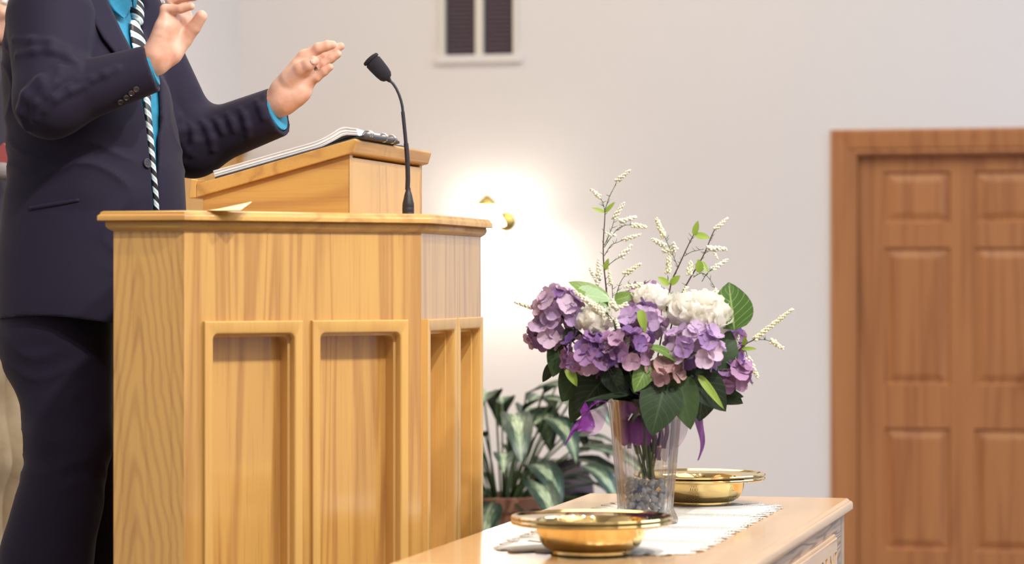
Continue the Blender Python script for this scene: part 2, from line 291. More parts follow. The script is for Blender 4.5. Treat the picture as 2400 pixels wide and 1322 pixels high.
# ------------------------------------------------------------------ mesh helpers
def tag(o, label=None, cat=None, group=None, kind=None):
    if label: o['label'] = label
    if cat: o['category'] = cat
    if group: o['group'] = group
    if kind: o['kind'] = kind
    return o
def empty(name, loc=(0, 0, 0), rz=0.0, parent=None):
    o = bpy.data.objects.new(name, None); COL.objects.link(o); o.location = loc; o.rotation_euler = (0, 0, rz)
    o.empty_display_size = .05
    if parent: o.parent = parent
    return o
class MB:
    def __init__(s): s.v = []; s.f = []; s.uv = []
    def add(s, vs, fs, uv=None):
        n = len(s.v); s.v += [tuple(v) for v in vs]; s.f += [tuple(i+n for i in f) for f in fs]
        s.uv += list(uv) if uv is not None else [(0, 0)]*len(vs)
        return s
    def box(s, x0, x1, y0, y1, z0, z1, M=None):
        vs = [Vector((x, y, z)) for z in (z0, z1) for y in (y0, y1) for x in (x0, x1)]
        if M is not None: vs = [M @ v for v in vs]
        return s.add(vs, [(0, 2, 3, 1), (4, 5, 7, 6), (0, 1, 5, 4), (2, 6, 7, 3), (0, 4, 6, 2), (1, 3, 7, 5)])
    def rings(s, rs, close=True, cap0=False, cap1=False, uv=None):
        n = len(rs[0]); vs = [v for r in rs for v in r]; fs = []
        for i in range(len(rs)-1):
            for j in range(n if close else n-1):
                k = (j+1) % n
                fs.append((i*n+j, i*n+k, (i+1)*n+k, (i+1)*n+j))
        if cap0: fs.append(tuple(range(n))[::-1])
        if cap1: fs.append(tuple((len(rs)-1)*n+j for j in range(n)))
        return s.add(vs, fs, uv)
    def lathe(s, prof, seg=48, c=(0, 0, 0), cap0=False, cap1=False, flute=None):
        rs = []
        for r, z in prof:
            ring = []
            for j in range(seg):
                t = 2*math.pi*j/seg; rr = r*(1 + (flute(t, z) if flute else 0))
                ring.append((c[0]+rr*math.cos(t), c[1]+rr*math.sin(t), c[2]+z))
            rs.append(ring)
        return s.rings(rs, True, cap0, cap1)
    def tube(s, pts, rad, seg=8, cap=True):
        pts = [Vector(p) for p in pts]; rs = []; up = None
        for i, p in enumerate(pts):
            d = (pts[min(i+1, len(pts)-1)] - pts[max(i-1, 0)]).normalized()
            if up is None: up = Vector((0, 0, 1)) if abs(d.z) < .9 else Vector((1, 0, 0))
            x = d.cross(up).normalized(); up = x.cross(d).normalized()
            r = rad[i] if isinstance(rad, (list, tuple)) else rad
            rs.append([p + r*(math.cos(2*math.pi*j/seg)*x + math.sin(2*math.pi*j/seg)*up) for j in range(seg)])
        return s.rings(rs, True, cap, cap)
    def ball(s, c, r, u=8, v=6, M=None):
        sc = r if isinstance(r, (list, tuple)) else (r, r, r); rs = []
        for i in range(1, v):
            ph = math.pi*i/v
            rs.append([Vector((sc[0]*math.sin(ph)*math.cos(2*math.pi*j/u), sc[1]*math.sin(ph)*math.sin(2*math.pi*j/u), -sc[2]*math.cos(ph))) for j in range(u)])
        pts = [p for q in rs for p in q]; n = len(pts); pts += [Vector((0, 0, -sc[2])), Vector((0, 0, sc[2]))]
        if M is not None: pts = [M @ p for p in pts]
        pts = [p + Vector(c) for p in pts]; fs = []
        for i in range(v-2):
            for j in range(u): fs.append((i*u+j, i*u+(j+1) % u, (i+1)*u+(j+1) % u, (i+1)*u+j))
        for j in range(u):
            fs.append((n, (j+1) % u, j)); fs.append((n+1, (v-2)*u+j, (v-2)*u+(j+1) % u))
        return s.add(pts, fs)
    def mesh(s, name):
        me = bpy.data.meshes.new(name); me.from_pydata(s.v, [], s.f)
        if any(u != (0, 0) for u in s.uv):
            l = me.uv_layers.new(name='UVMap'); idx = np.zeros(len(me.loops), dtype=np.int32); me.loops.foreach_get('vertex_index', idx)
            l.data.foreach_set('uv', np.array(s.uv, dtype=np.float32)[idx].ravel())
        me.update(); return me
    def build(s, name, m, parent=None, smooth=None, bevel=0, loc=None, seg=2):
        me = s.mesh(name); me.materials.append(m)
        if smooth is not None:
            me.shade_smooth()
            if smooth < 180: me.set_sharp_from_angle(angle=R(smooth))
        o = bpy.data.objects.new(name, me); COL.objects.link(o)
        if parent: o.parent = parent
        if loc is not None: o.location = loc
        if bevel:
            b = o.modifiers.new('bevel', 'BEVEL'); b.width = bevel; b.segments = seg; b.limit_method = 'ANGLE'; b.angle_limit = R(40)
            b.harden_normals = False
        return o
def offset_poly(poly, d, closed=True):   # poly counter-clockwise, d outwards
    n = len(poly); out = []
    for i in range(n):
        p0, p1, p2 = Vector(poly[i-1]), Vector(poly[i]), Vector(poly[(i+1) % n])
        e1, e2 = (p1-p0).normalized(), (p2-p1).normalized()
        n1, n2 = Vector((e1.y, -e1.x)), Vector((e2.y, -e2.x))
        k = (n1+n2); k = k/(k.dot(k)/2) if k.length > 1e-6 else n1
        out.append(p1 + k*d)
    return out
def moulded(mb, poly, prof, cap0=True, cap1=True):  # prof: (offset, z) from top to bottom
    rs = [[(p.x, p.y, z) for p in offset_poly(poly, d)] for d, z in prof]
    rs = rs[::-1]
    return mb.rings(rs, True, cap0, cap1)
def copy_obj(o, parent=None):
    c = o.copy(); COL.objects.link(c)
    if parent: c.parent = parent
    return c

# ------------------------------------------------------------------ signed distance meshing
def vlen(x): return np.sqrt((x*x).sum(-1))
def cone(p, a, b, ra, rb):
    a = np.array(a, np.float32); b = np.array(b, np.float32); ab = b-a; L = float(ab @ ab) + 1e-12
    q = p - a; t = np.clip((q @ ab)/L, 0, 1)
    return vlen(q - t[..., None]*ab) - (ra + (rb-ra)*t)
def ell(p, c, r, rot=None):
    q = p - np.array(c, np.float32)
    if rot is not None: q = q @ np.array(rot, np.float32)
    r = np.array(r, np.float32); k0 = vlen(q/r); k1 = vlen(q/(r*r)) + 1e-9
    return k0*(k0-1)/k1
def smin(a, b, k):
    h = np.clip(.5 + .5*(b-a)/k, 0, 1); return b + (a-b)*h - k*h*(1-h)
def smax(a, b, k): return -smin(-a, -b, k)
def nets(fn, lo, hi, h):
    ax = [np.arange(lo[i]-2*h, hi[i]+2*h, h, dtype=np.float32) for i in range(3)]
    n = [len(x) for x in ax]; Fv = np.empty(n, np.float32)
    Y, Z = np.meshgrid(ax[1], ax[2], indexing='ij')
    step = max(1, int(400000/(n[1]*n[2])))
    for i in range(0, n[0], step):
        X = ax[0][i:i+step]; k = len(X)
        p = np.empty((k, n[1], n[2], 3), np.float32); p[..., 0] = X[:, None, None]; p[..., 1] = Y; p[..., 2] = Z
        Fv[i:i+k] = fn(p)
    Fv[0] = Fv[-1] = 1; Fv[:, 0] = Fv[:, -1] = 1; Fv[:, :, 0] = Fv[:, :, -1] = 1
    s = Fv < 0
    c = np.zeros([m-1 for m in n], np.int8)
    for dx in (0, 1):
        for dy in (0, 1):
            for dz in (0, 1): c += s[dx:n[0]-1+dx, dy:n[1]-1+dy, dz:n[2]-1+dz]
    act = (c > 0) & (c < 8); I = np.argwhere(act)
    idx = -np.ones(act.shape, np.int32); idx[act] = np.arange(len(I))
    acc = np.zeros((len(I), 3), np.float32); cnt = np.zeros(len(I), np.float32)
    cor = [(x, y, z) for x in (0, 1) for y in (0, 1) for z in (0, 1)]
    for a in cor:
        for d in range(3):
            if a[d]: continue
            b = list(a); b[d] = 1
            fa = Fv[I[:, 0]+a[0], I[:, 1]+a[1], I[:, 2]+a[2]]; fb = Fv[I[:, 0]+b[0], I[:, 1]+b[1], I[:, 2]+b[2]]
            m = (fa < 0) != (fb < 0); t = np.where(m, fa/(fa-fb+1e-12), 0)
            q = np.array(a, np.float32)[None] + 0*acc; q[:, d] += t
            acc[m] += q[m]; cnt[m] += 1
    V = (I + acc/cnt[:, None])*h + np.array([x[0] for x in ax], np.float32)
    Q = []
    for d in range(3):
        u, v = [(1, 2), (2, 0), (0, 1)][d]
        sl = [slice(1, n[0]-1), slice(1, n[1]-1), slice(1, n[2]-1)]
        sa = list(sl); sb = list(sl); sa[d] = slice(0, n[d]-1); sb[d] = slice(1, n[d])
        A = s[tuple(sa)]; B = s[tuple(sb)]
        e = np.argwhere(A != B); off = np.ones(3, int); off[d] = 0; e = e + off
        du = np.eye(3, dtype=int)[u]; dv = np.eye(3, dtype=int)[v]
        g = lambda w: idx[w[:, 0], w[:, 1], w[:, 2]]
        q = np.stack([g(e), g(e-du), g(e-du-dv), g(e-dv)], 1)
        flip = ~s[e[:, 0], e[:, 1], e[:, 2]]
        q[flip] = q[flip][:, ::-1]
        Q.append(q[:, ::-1])
    Q = np.concatenate(Q); Q = Q[(Q >= 0).all(1)]
    return V, Q
def sdf_obj(name, parts, m, parent=None, world_to=None):
    VV = []; QQ = []; n = 0
    for V, Q in parts: VV.append(V); QQ.append(Q + n); n += len(V)
    V = np.concatenate(VV); Q = np.concatenate(QQ)
    me = bpy.data.meshes.new(name); me.vertices.add(len(V)); me.vertices.foreach_set('co', V.astype(np.float32).ravel())
    me.loops.add(len(Q)*4); me.loops.foreach_set('vertex_index', Q.astype(np.int32).ravel())
    me.polygons.add(len(Q)); me.polygons.foreach_set('loop_start', np.arange(0, len(Q)*4, 4, dtype=np.int32))
    me.polygons.foreach_set('loop_total', np.full(len(Q), 4, np.int32)); me.update(calc_edges=True); me.validate()
    me.shade_smooth(); me.materials.append(m)
    o = bpy.data.objects.new(name, me); COL.objects.link(o)
    if parent: o.parent = parent
    return o
def march(fn, px, py, t0=4.5, t1=9):   # first point of a surface seen through a pixel
    o = np.array((0, 0, H), np.float32); d = np.array(((px-1200)/F, 1, (661-py)/F), np.float32)
    t = t0
    for _ in range(200):
        v = float(fn((o + d*t).reshape(1, 3))[0])
        if v < .0004: break
        t += v*.7
        if t > t1: return None
    return Vector(o + d*t)
def grad(fn, p, e=.002):
    q = np.array([p]*6, np.float32); 
    for i in range(3): q[2*i, i] += e; q[2*i+1, i] -= e
    v = fn(q); g = Vector((v[0]-v[1], v[2]-v[3], v[4]-v[5])); return g.normalized() if g.length > 0 else Vector((0, -1, 0))

S.cycles.caustics_reflective = False; S.cycles.caustics_refractive = False
S.cycles.sample_clamp_indirect = 6; S.cycles.transparent_max_bounces = 24; S.cycles.max_bounces = 10

# ------------------------------------------------------------------ the room
LW = 12.585               # church l of the wall with the door
AW = -4.48                # church a of the wall behind the chancel
def slab(name, a0, a1, l0, l1, z0, z1, m, kind='structure', parent=None, bevel=0):
    o = MB().box(a0, a1, l0, l1, z0, z1).build(name, m, parent, bevel=bevel)
    if parent is None: o.rotation_euler = (0, 0, TH)
    if kind: o['kind'] = kind
    return o
slab('floor', AW, 9, -4, LW, -.1, 0, CARPET)
slab('ceiling', AW-.2, 9.2, -4.2, LW+.2, 5.2, 5.35, CEIL)
slab('wall_left', AW-.15, AW, -4, LW+.15, 0, 5.2, WALL)
slab('wall_right', 9, 9.15, -4, LW+.15, 0, 5.2, WALL)
slab('wall_rear', AW, 9, -4.15, -4, 0, 5.2, WALL)
PLAT = .45
slab('platform', AW, -1.475, 3.3, 9.9, 0, PLAT, CARPET)
# wall with the door, left open where the window and the door stand
d0 = toC(PL(1948, 305, LW)); d1z = d0[2]        # outer upper corner of the door casing
DA0 = d0[0]; DT = d0[2]; CW = .118; DW = .91
w0 = toC(PL(1041, 130, LW)); w1 = toC(PL(1207, 127, LW))
WA0, WA1, WZ0, WZ1 = w0[0], w1[0], w0[2], w0[2]+1.0
wb = MB()
def wbox(a0, a1, z0, z1): wb.box(a0, a1, LW, LW+.15, z0, z1)
da0, da1, dz = DA0+CW*.75, DA0+CW*.75+DW+.06, DT-CW*.75
wbox(AW, WA0, 0, 5.2); wbox(WA0, WA1, 0, WZ0); wbox(WA0, WA1, WZ1, 5.2); wbox(WA1, da0, 0, 5.2); wbox(da0, da1, dz, 5.2); wbox(da1, 9, 0, 5.2)
o = wb.build('wall_back', WALL); o.rotation_euler = (0, 0, TH); o['kind'] = 'structure'
# window
wn = empty('window_1', C(0, 0, 0), TH); wn['kind'] = 'structure'
fr = MB(); wm = .030
mid = (WA0+WA1)/2
fr.box(WA0-.018, WA0+.006, LW-.02, LW+.06, WZ0-.018, WZ1+.02); fr.box(WA1-.006, WA1+.018, LW-.02, LW+.06, WZ0-.018, WZ1+.02)
fr.box(mid-.019, mid+.019, LW-.012, LW+.06, WZ0-.01, WZ1); fr.box(WA0+.006, WA1-.006, LW-.02, LW+.06, WZ1-.01, WZ1+.02)
fr.build('window_frame', WHITEP, wn, bevel=.003)
MB().box(WA0-.04, WA1+.04, LW-.022, LW+.06, WZ0-.040, WZ0-.001).build('window_sill', WALL, wn, bevel=.004)
for a, b in ((WA0+.006, mid-.019), (mid+.019, WA1-.006)):
    pn = MB().box(a, b, LW+.03, LW+.036, WZ0, WZ1-.01).build('pane', PANE, wn)
    bl = MB(); z = WZ0+.012
    while z < WZ1-.02:
        bl.box(a+.003, b-.003, LW+.012, LW+.016, z, z+.017); z += .021
    b_ = bl.build('blind_slats', PANE, wn); b_['kind'] = 'stuff'
# door
dr = empty('door_1', C(0, 0, 0), TH); dr['kind'] = 'structure'
cs = empty('trim_1', C(0, 0, 0), TH); cs['kind'] = 'structure'
prof = [(0, 0), (0, .012), (.012, .024), (CW*.72, .018), (CW*.80, .010), (CW*.9, .012), (CW, 0)]   # (from outer edge, thickness)
def casing():
    m = MB(); x0, x1 = DA0, DA0+2*CW+DW-.05
    rs = []
    for w, t in prof:
        rs.append([(x0+w, LW-t, 0), (x0+w, LW-t, DT-w), (x1-w, LW-t, DT-w), (x1-w, LW-t, 0)])
    return m.rings(rs, close=False)
casing().build('door_casing', DOORW, cs)
jm = MB(); j0 = DA0+CW; j1 = DA0+CW+DW-.05; jz = DT-CW
jm.box(j0-.02, j0, LW-.001, LW+.13, 0, jz+.02); jm.box(j1, j1+.02, LW-.001, LW+.13, 0, jz+.02); jm.box(j0, j1, LW-.001, LW+.13, jz, jz+.02)
jm.build('door_jamb', DOORW, cs)
# six-panel leaf; sizes read from the photograph
def az(px, py): v = toC(PL(px, py, LW+.05)); return v[0], v[2]
cols = [(az(2072, 500)[0], az(2228, 500)[0]), (az(2283, 500)[0], az(2443, 500)[0])]
rows = [(az(2150, 523)[1], az(2150, 402)[1]), (az(2150, 902)[1], az(2150, 580)[1]), (az(2150, 902)[1]-.155-.60, az(2150, 1003)[1])]
LD = LW+.045
leaf = MB(); xs = [j0+.002, cols[0][0], cols[0][1], cols[1][0], cols[1][1], j1-.002]; zs = [.01, rows[2][0], rows[2][1], rows[1][0], rows[1][1], rows[0][0], rows[0][1], jz-.002]
for i in (0, 2, 4): leaf.box(xs[i], xs[i+1], LD, LD+.04, zs[0], zs[-1])
for i in (1, 3):
    for j in (0, 2, 4, 6): leaf.box(xs[i], xs[i+1], LD, LD+.04, zs[j], zs[j+1])
leaf.build('door_leaf', DOORW, dr)
for c0, c1 in cols:
    for r0, r1 in rows:
        pr = [(0, .0), (.006, .012), (.012, .014), (.045, .004), (.052, .003)]
        rs = [[(c0+d, LD+y, r0+d), (c1-d, LD+y, r0+d), (c1-d, LD+y, r1-d), (c0+d, LD+y, r1-d)] for d, y in pr]
        MB().rings(rs, True, False, True).build('door_panel', DOORW, dr)
kn = MB().lathe([(.0, 0), (.026, .002), (.028, .01), (.02, .016), (.01, .02), (.01, .035), (.026, .045), (.03, .058), (.024, .068), (0, .072)], 24)
k = kn.build('door_knob', BRASS, dr, 60); k.rotation_euler = (R(90), 0, 0); k.location = (j1-.07, LD, .95)
# panelled oak wainscot in the chancel
wz = 1.98
wc = empty('trim_2', C(0, 0, 0), TH); wc['kind'] = 'structure'
n = 14; l0 = 6.2; pw = (LW-l0)/n
for i in range(n):
    b = MB(); b.box(AW, AW+.022, l0+i*pw+.004, l0+(i+1)*pw-.004, PLAT if l0+(i+1)*pw < 9.9 else 0, wz)
    b.build('panel', WAINS, wc, bevel=.003)
    MB().box(AW, AW+.034, l0+(i+1)*pw-.04, l0+(i+1)*pw+.0 if i == n-1 else l0+(i+1)*pw+.04, PLAT if l0+(i+1)*pw < 9.9 else 0, wz).build('batten', WAINS, wc, bevel=.003)
MB().box(AW, AW+.055, l0, LW, wz, wz+.03).build('cap_rail', OAKY, wc, bevel=.005)
slab('baseboard_back', -1.9 if False else AW+.06, DA0, LW-.018, LW, 0, .11, WHITEP, bevel=.004)

# ------------------------------------------------------------------ pulpit
ZT = H+.140               # top of the pulpit
pl = [(-2.07, 5.088), (-1.922, 5.088), (-1.545, 5.463), (-1.545, 5.953), (-1.922, 6.328), (-2.07, 6.328)]
pul = empty('pulpit', C(-1.8, 5.708, PLAT), TH)
tag(pul, 'angular light oak pulpit with tall framed recesses, in front of the man in the suit', 'pulpit')
def ploc(a, l, z): return Vector((a+1.8, l-5.708, z-PLAT))
ZB = ZT-.040              # underside of the cap moulding
FT = H-.0775              # top of the recess frames
FB = PLAT+.16
def facet(name, p0, p1, frames_px):
    """one flat side of the pulpit between two corners, with its framed recesses"""
    p0 = Vector(p0); p1 = Vector(p1); U = (p1-p0).normalized(); N = Vector((U.y, -U.x)); L = (p1-p0).length
    def T(u, w, z): q = p0 + U*u + N*w; return ploc(q.x, q.y, z)
    def u_at(px):
        k = (px-1200)/F          # pixel column -> distance along the facet
        # world dir of a column: X = kY ; church: a = (CT k + ST) Y , l = (-ST k + CT) Y
        A = CT*k+ST; B = -ST*k+CT
        # p0 + u U = Y (A,B)
        det = U.x*(-B) - U.y*(-A)
        return (-p0.x*(-B) + p0.y*(-A))/det
    fr = [(u_at(a), u_at(b)) for a, b in frames_px] if frames_px else []
    if frames_px and frames_px[0][0] == 0: fr = [(a*L, b*L) for a, b in frames_px]
    D = .046; bw = .0195; bt = .026
    m = MB()
    def bx(u0, u1, w0, w1, z0, z1):
        vs = [T(u, w, z) for z in (z0, z1) for w in (w0, w1) for u in (u0, u1)]
        m.add(vs, [(0, 2, 3, 1), (4, 5, 7, 6), (0, 1, 5, 4), (2, 6, 7, 3), (0, 4, 6, 2), (1, 3, 7, 5)])
    z0 = PLAT; z1 = ZT-.012
    if not fr: bx(0, L, -.02, 0, z0, z1)
    else:
        us = [0] + [v for a, b in fr for v in (a+bw*.6, b-bw*.6)] + [L]
        for i in range(0, len(us), 2): bx(us[i], us[i+1], -D, 0, z0, z1)
        for i in range(1, len(us)-1, 2):
            bx(us[i], us[i+1], -D, 0, FT-bt*.6, z1); bx(us[i], us[i+1], -D, 0, z0, FB+bt*.6)
    # the mesh is laid out in the pulpit's frame; recentre so that its own axes follow the facet
    o = m.build(name, OAKC if name == 'side_panel' else OAK, pul)
    for a, b in fr:
        nc = 6; rr = .012
        def loop(d, rad, w, top):
            x0, x1, y0, y1 = a+d, b-d, FB+d, FT-(bt/bw)*d
            pts = []
            for cx, cy, a0, sx in ((x0, y0, 180, 0), (x1, y0, 270, 0), (x1, y1, 0, 1), (x0, y1, 90, 1)):
                r_ = rad
                ccx = cx + (r_ if cx == x0 else -r_); ccy = cy + (r_ if cy == y0 else -r_)
                for q in range(nc+1):
                    t = R(a0+90*q/nc); pts.append(T(ccx+r_*math.cos(t), w, ccy+r_*math.sin(t)))
            return pts
        rs = [loop(0, .0004, 0, 1), loop(0, .0004, .009, 1), loop(.0015, .0004, .0105, 1), loop(bw-.004, .010, .0105, 1), loop(bw-.0015, .011, .0085, 1), loop(bw, .012, .004, 1), loop(bw, .012, -.010, 1), loop(bw+.0045, .012, -.012, 1), loop(bw+.0045, .012, -D+.001, 1)]
        # order so that faces look outward
        MB().rings(rs[::-1] if False else rs, True).build('recess_frame', OAKPLAIN, o, smooth=30)
        q = MB(); vs = [T(u, -D+.001, z) for u, z in ((a+bw*.5, FB+.01), (b-bw*.5, FB+.01), (b-bw*.5, FT-.01), (a+bw*.5, FT-.01))]
        vs += [T(u, -D-.006, z) for u, z in ((a+bw*.5, FB+.01), (b-bw*.5, FB+.01), (b-bw*.5, FT-.01), (a+bw*.5, FT-.01))]
        q.add(vs, [(0, 1, 2, 3), (7, 6, 5, 4), (0, 4, 5, 1), (1, 5, 6, 2), (2, 6, 7, 3), (3, 7, 4, 0)]); q.build('recess_panel', OAK, o)
    return o
facet('side_panel', pl[0], pl[1], [])
facet('corner_panel', pl[1], pl[2], [(475, 705), (728, 952)])
facet('front_panel', pl[2], pl[3], [(993, 1062), (1064.5, 1122)])
Lc = (Vector(pl[4])-Vector(pl[3])).length
facet('corner_panel', pl[3], pl[4], [(0.001 if False else 0, .0)] if False else [])
facet('side_panel', pl[4], pl[5], [])
cap = MB()
lp = [(a+1.8, l-5.708) for a, l in pl]; zt = ZT-PLAT
moulded(cap, lp, [(.015, zt), (.0195, zt-.0025), (.0205, zt-.0065), (.0235, zt-.0085), (.0245, zt-.011), (.0245, zt-.0185), (.0235, zt-.0195), (-.02, zt-.0195)])
cap.build('cap_slab', OAKX, pul, smooth=35)
cm = MB(); moulded(cm, lp, [(.0105, zt-.0190), (.0125, zt-.024), (.0120, zt-.030), (.008, zt-.0355), (.002, zt-.0390), (0.0005, zt-.0400), (-.01, zt-.0400)])
cm.build('cap_moulding', OAKX, pul, smooth=50)
bm = MB(); moulded(bm, lp, [(.0, .135), (.006, .128), (.010, .12), (.014, .115), (.018, .10), (.018, 0)], True, True); bm.build('base_moulding', OAKX, pul, smooth=40)

# ------------------------------------------------------------------ lectern desk on the pulpit
lec = empty('lectern', C(-1.85, 5.708, ZT), TH)
tag(lec, 'small oak lectern with sloped reading board standing on top of the pulpit', 'lectern')
def q3(a, l, z): return Vector((a+1.85, l-5.708, z-ZT))
Ln, Lf = 5.433, 5.983; Ah, Al = -1.690, -2.010
zh = H+.2955; zl = H+.2045; Abh, Abl = -1.672, -2.022
def ztop(a): return zl + (zh-zl)*(a-Abl)/(Abh-Abl)
TB = .028
def lside(l0, l1):
    m = MB(); vs = [q3(a, l, z) for l in (l0, l1) for a, z in ((Al, ZT), (Ah, ZT), (Ah, ztop(Ah)-TB), (Al, ztop(Al)-TB))]
    return m.add(vs, [(0, 1, 2, 3), (7, 6, 5, 4), (0, 4, 5, 1), (1, 5, 6, 2), (2, 6, 7, 3), (3, 7, 4, 0)])
lside(Ln, Ln+.02).build('side_board', OAKX, lec); lside(Lf-.02, Lf).build('side_board', OAKX, lec)
m = MB(); m.box(*[Ah-.02+1.85, Ah+1.85, Ln+.02-5.708, Lf-.02-5.708, 0, ztop(Ah-.02)-TB-ZT]); fb = m.build('front_board', OAKPLAIN, lec)
MB().box(Ah+1.85-.002, Ah+1.85+.0005, Ln-5.708, Ln+.02-5.708, 0, ztop(Ah)-TB-ZT-.001).build('front_edge', OAKPLAIN, lec)
m = MB(); m.box(Al+1.85, Al+.02+1.85, Ln+.02-5.708, Lf-.02-5.708, 0, ztop(Al)-TB-ZT); m.build('back_board', OAKX, lec)
l0, l1 = Ln-.011, Lf+.011
m = MB(); sec = [(Abl, ztop(Abl)-TB), (Abh-.006, ztop(Abh)-TB-.001), (Abh+.002, ztop(Abh)-.004), (Abh-.004, ztop(Abh)), (Abl, ztop(Abl))]
n_ = len(sec); vs = [q3(a, l, z) for l in (l0, l1) for a, z in sec]
m.add(vs, [tuple(range(n_)), tuple(range(2*n_-1, n_-1, -1))] + [(i, i+n_, (i+1) % n_+n_, (i+1) % n_) for i in range(n_)])
m.build('reading_board', OAKY, lec, bevel=.0022)
m = MB(); sec = [(Abl-.016, ztop(Abl)-TB-.002), (Abl, ztop(Abl)-TB), (Abl+.0, ztop(Abl)), (Abl+.004, ztop(Abl)+.009), (Abl-.012, ztop(Abl)+.011)]
vs = [q3(a, l, z) for l in (l0, l1) for a, z in sec]
m.add(vs, [tuple(range(n_)), tuple(range(2*n_-1, n_-1, -1))] + [(i, i+n_, (i+1) % n_+n_, (i+1) % n_) for i in range(n_)])
m.build('ledge', OAKPLAIN, lec, bevel=.0018)

# things lying on the reading board
sl = math.atan2(zh-zl, Abh-Abl)
def on_board(a, l, h=0): return C(a - h*math.sin(sl), l, ztop(a) + h*math.cos(sl))
def brd(name, a, l, h=0):
    o = empty(name, on_board(a, l, h), 0); o.rotation_euler = (Matrix.Rotation(TH, 3, 'Z') @ Matrix.Rotation(-sl, 3, 'Y')).to_euler(); return o
bi = brd('ring_binder', -1.83, 5.57, .0005); tag(bi, 'thin black binder lying open under the white papers on the sloped board', 'binder')
hb = .158/math.cos(sl)
MB().box(-hb, hb+.012, -.125, .135, 0, .006).build('cover', LEATH, bi, bevel=.0015)
MB().tube([(hb+.006, -.115+.02, .0085), (hb+.006, .13, .0085)], .0042, 10).build('ring_bar', GREYB, bi, 60)
for y in (-.085, -.07): 
    MB().tube([(hb+.006+.010*math.cos(t), y, .010+.007*math.sin(t)) for t in [2*math.pi*i/14 for i in range(15)]], .0018, 8, False).build('ring', SILVER, bi, 60)
for y in (.035, .095):
    MB().tube([(hb+.006+.009*math.cos(t), y, .009+.008*math.sin(t)) for t in [2*math.pi*i/14 for i in range(15)]], .0022, 8, False).build('ring', SILVER, bi, 60)
pa = brd('paper_stack', -1.83, 5.57, .0066); tag(pa, 'stack of white sheets curling up at its upper edge on the black binder', 'papers')
def sheet(mb, l0, l1, base, th, curl):
    n = 28; nl = 8; rs = []
    for jj in range(nl+1):
        y = l0+(l1-l0)*jj/nl; rs.append(sheet_row(y, base, th, curl*max(0, 1-(y-l0)/.075)**1.3))
    mb.rings(rs, True, True, True)
def sheet_row(y, base, th, curl):
    n = 28; up = []; dn = []
    for i in range(n+1):
        t = i/n; x = -.165 + .325*t
        bump = curl*max(0, (t-.70)/.21)**1.6 if t < .91 else curl*(1-(t-.91)/.09*.8)
        dn.append((x, base + bump*.92)); up.append((x, base+th + bump))
    return [(x, y, z) for x, z in dn] + [(x, y, z) for x, z in up[::-1]]
for i in range(7):
    s_ = MB(); off = random.uniform(-.003, .003); sheet(s_, -.115+off, .10+off, .0021*i, .00195, .0135+.0003*i)
    s_.build('sheet', PAPER, pa, smooth=40)
pe = brd('pen', -1.686, 5.80, .0042); tag(pe, 'small dark pen lying on the ridge of the lectern behind the microphone', 'pen')
MB().tube([(0, -.055, 0), (0, -.052, 0), (0, .045, 0), (0, .056, 0)], [.0012, .0038, .0038, .0015], 10).build('barrel', BLACKP, pe, 60)
MB().box(-.001, .001, .01, .045, .0035, .0055).build('clip', SILVER, pe)
# yellow note lying on the pulpit top
yn = MB(); g = 8; c0 = Vector(toC(P(500, 493, 5.45)))
rs = []
for i in range(g+1):
    row = []
    for j in range(g+1):
        u, v = i/g, j/g
        row.append((.070*u+.008*u*v, .045*v, .0006 + .0175*v*(.12+.88*u)))
    rs.append(row)
yn.rings(rs, False)
yo = yn.build('note', YELLOW, smooth=180); yo.location = C(c0.x+.002, 5.105, ZT); yo.rotation_euler = (0, 0, TH)
so = yo.modifiers.new('thick', 'SOLIDIFY'); so.thickness = .0005
tag(yo, 'pale yellow paper note with a lifted corner on the pulpit top beside the lectern', 'note')

# ------------------------------------------------------------------ gooseneck microphone
mi = empty('microphone', C(-1.615, 5.61, ZT), TH); tag(mi, 'black gooseneck microphone standing on the pulpit top before the lectern', 'microphone')
YM = C(-1.615, 5.61).y; base = C(-1.615, 5.61, ZT); inv = Matrix.Rotation(-TH, 3, 'Z')
def mp(px, py): return inv @ (P(px, py, YM) - base)
s_ = YM/F
mb_ = MB(); mb_.lathe([(0, 0), (14*s_, 0), (14*s_, 8*s_), (13.6*s_, 9*s_), (14*s_, 10*s_), (14*s_, 19*s_), (13.6*s_, 20*s_), (14*s_, 21*s_), (13.4*s_, 30*s_), (11*s_, 40*s_), (9*s_, 50*s_), (7.5*s_, 55*s_), (6*s_, 59*s_), (5.6*s_, 66*s_), (0, 66*s_)], 28)
mb_.build('base', BLACKP, mi, 50)
low = [mp(x, y) for x, y in ((955, 445), (956, 420), (955.5, 395), (954.5, 370), (953, 350), (951.5, 336))]
MB().tube(low, 5.6*s_, 14).build('lower_stem', BLACKP, mi, 60)
MB().tube([mp(951.5, 338), mp(949.5, 315), mp(947, 290), mp(944, 262)], 4.4*s_, 14).build('middle_stem', BLACKP, mi, 60)
pts = [(944.5, 264), (943, 250), (940, 236), (935, 221), (929, 208), (922, 197), (915, 190), (908, 184)]
from_ = []
for i in range(len(pts)-1):
    for k_ in range(4):
        t = k_/4; from_.append((pts[i][0]*(1-t)+pts[i+1][0]*t, pts[i][1]*(1-t)+pts[i+1][1]*t))
from_.append(pts[-1])
MB().tube([mp(*q) for q in from_], [3.3*s_*(1+.06*(i % 2)) for i in range(len(from_))], 12).build('gooseneck', BLACKP, mi, 60)
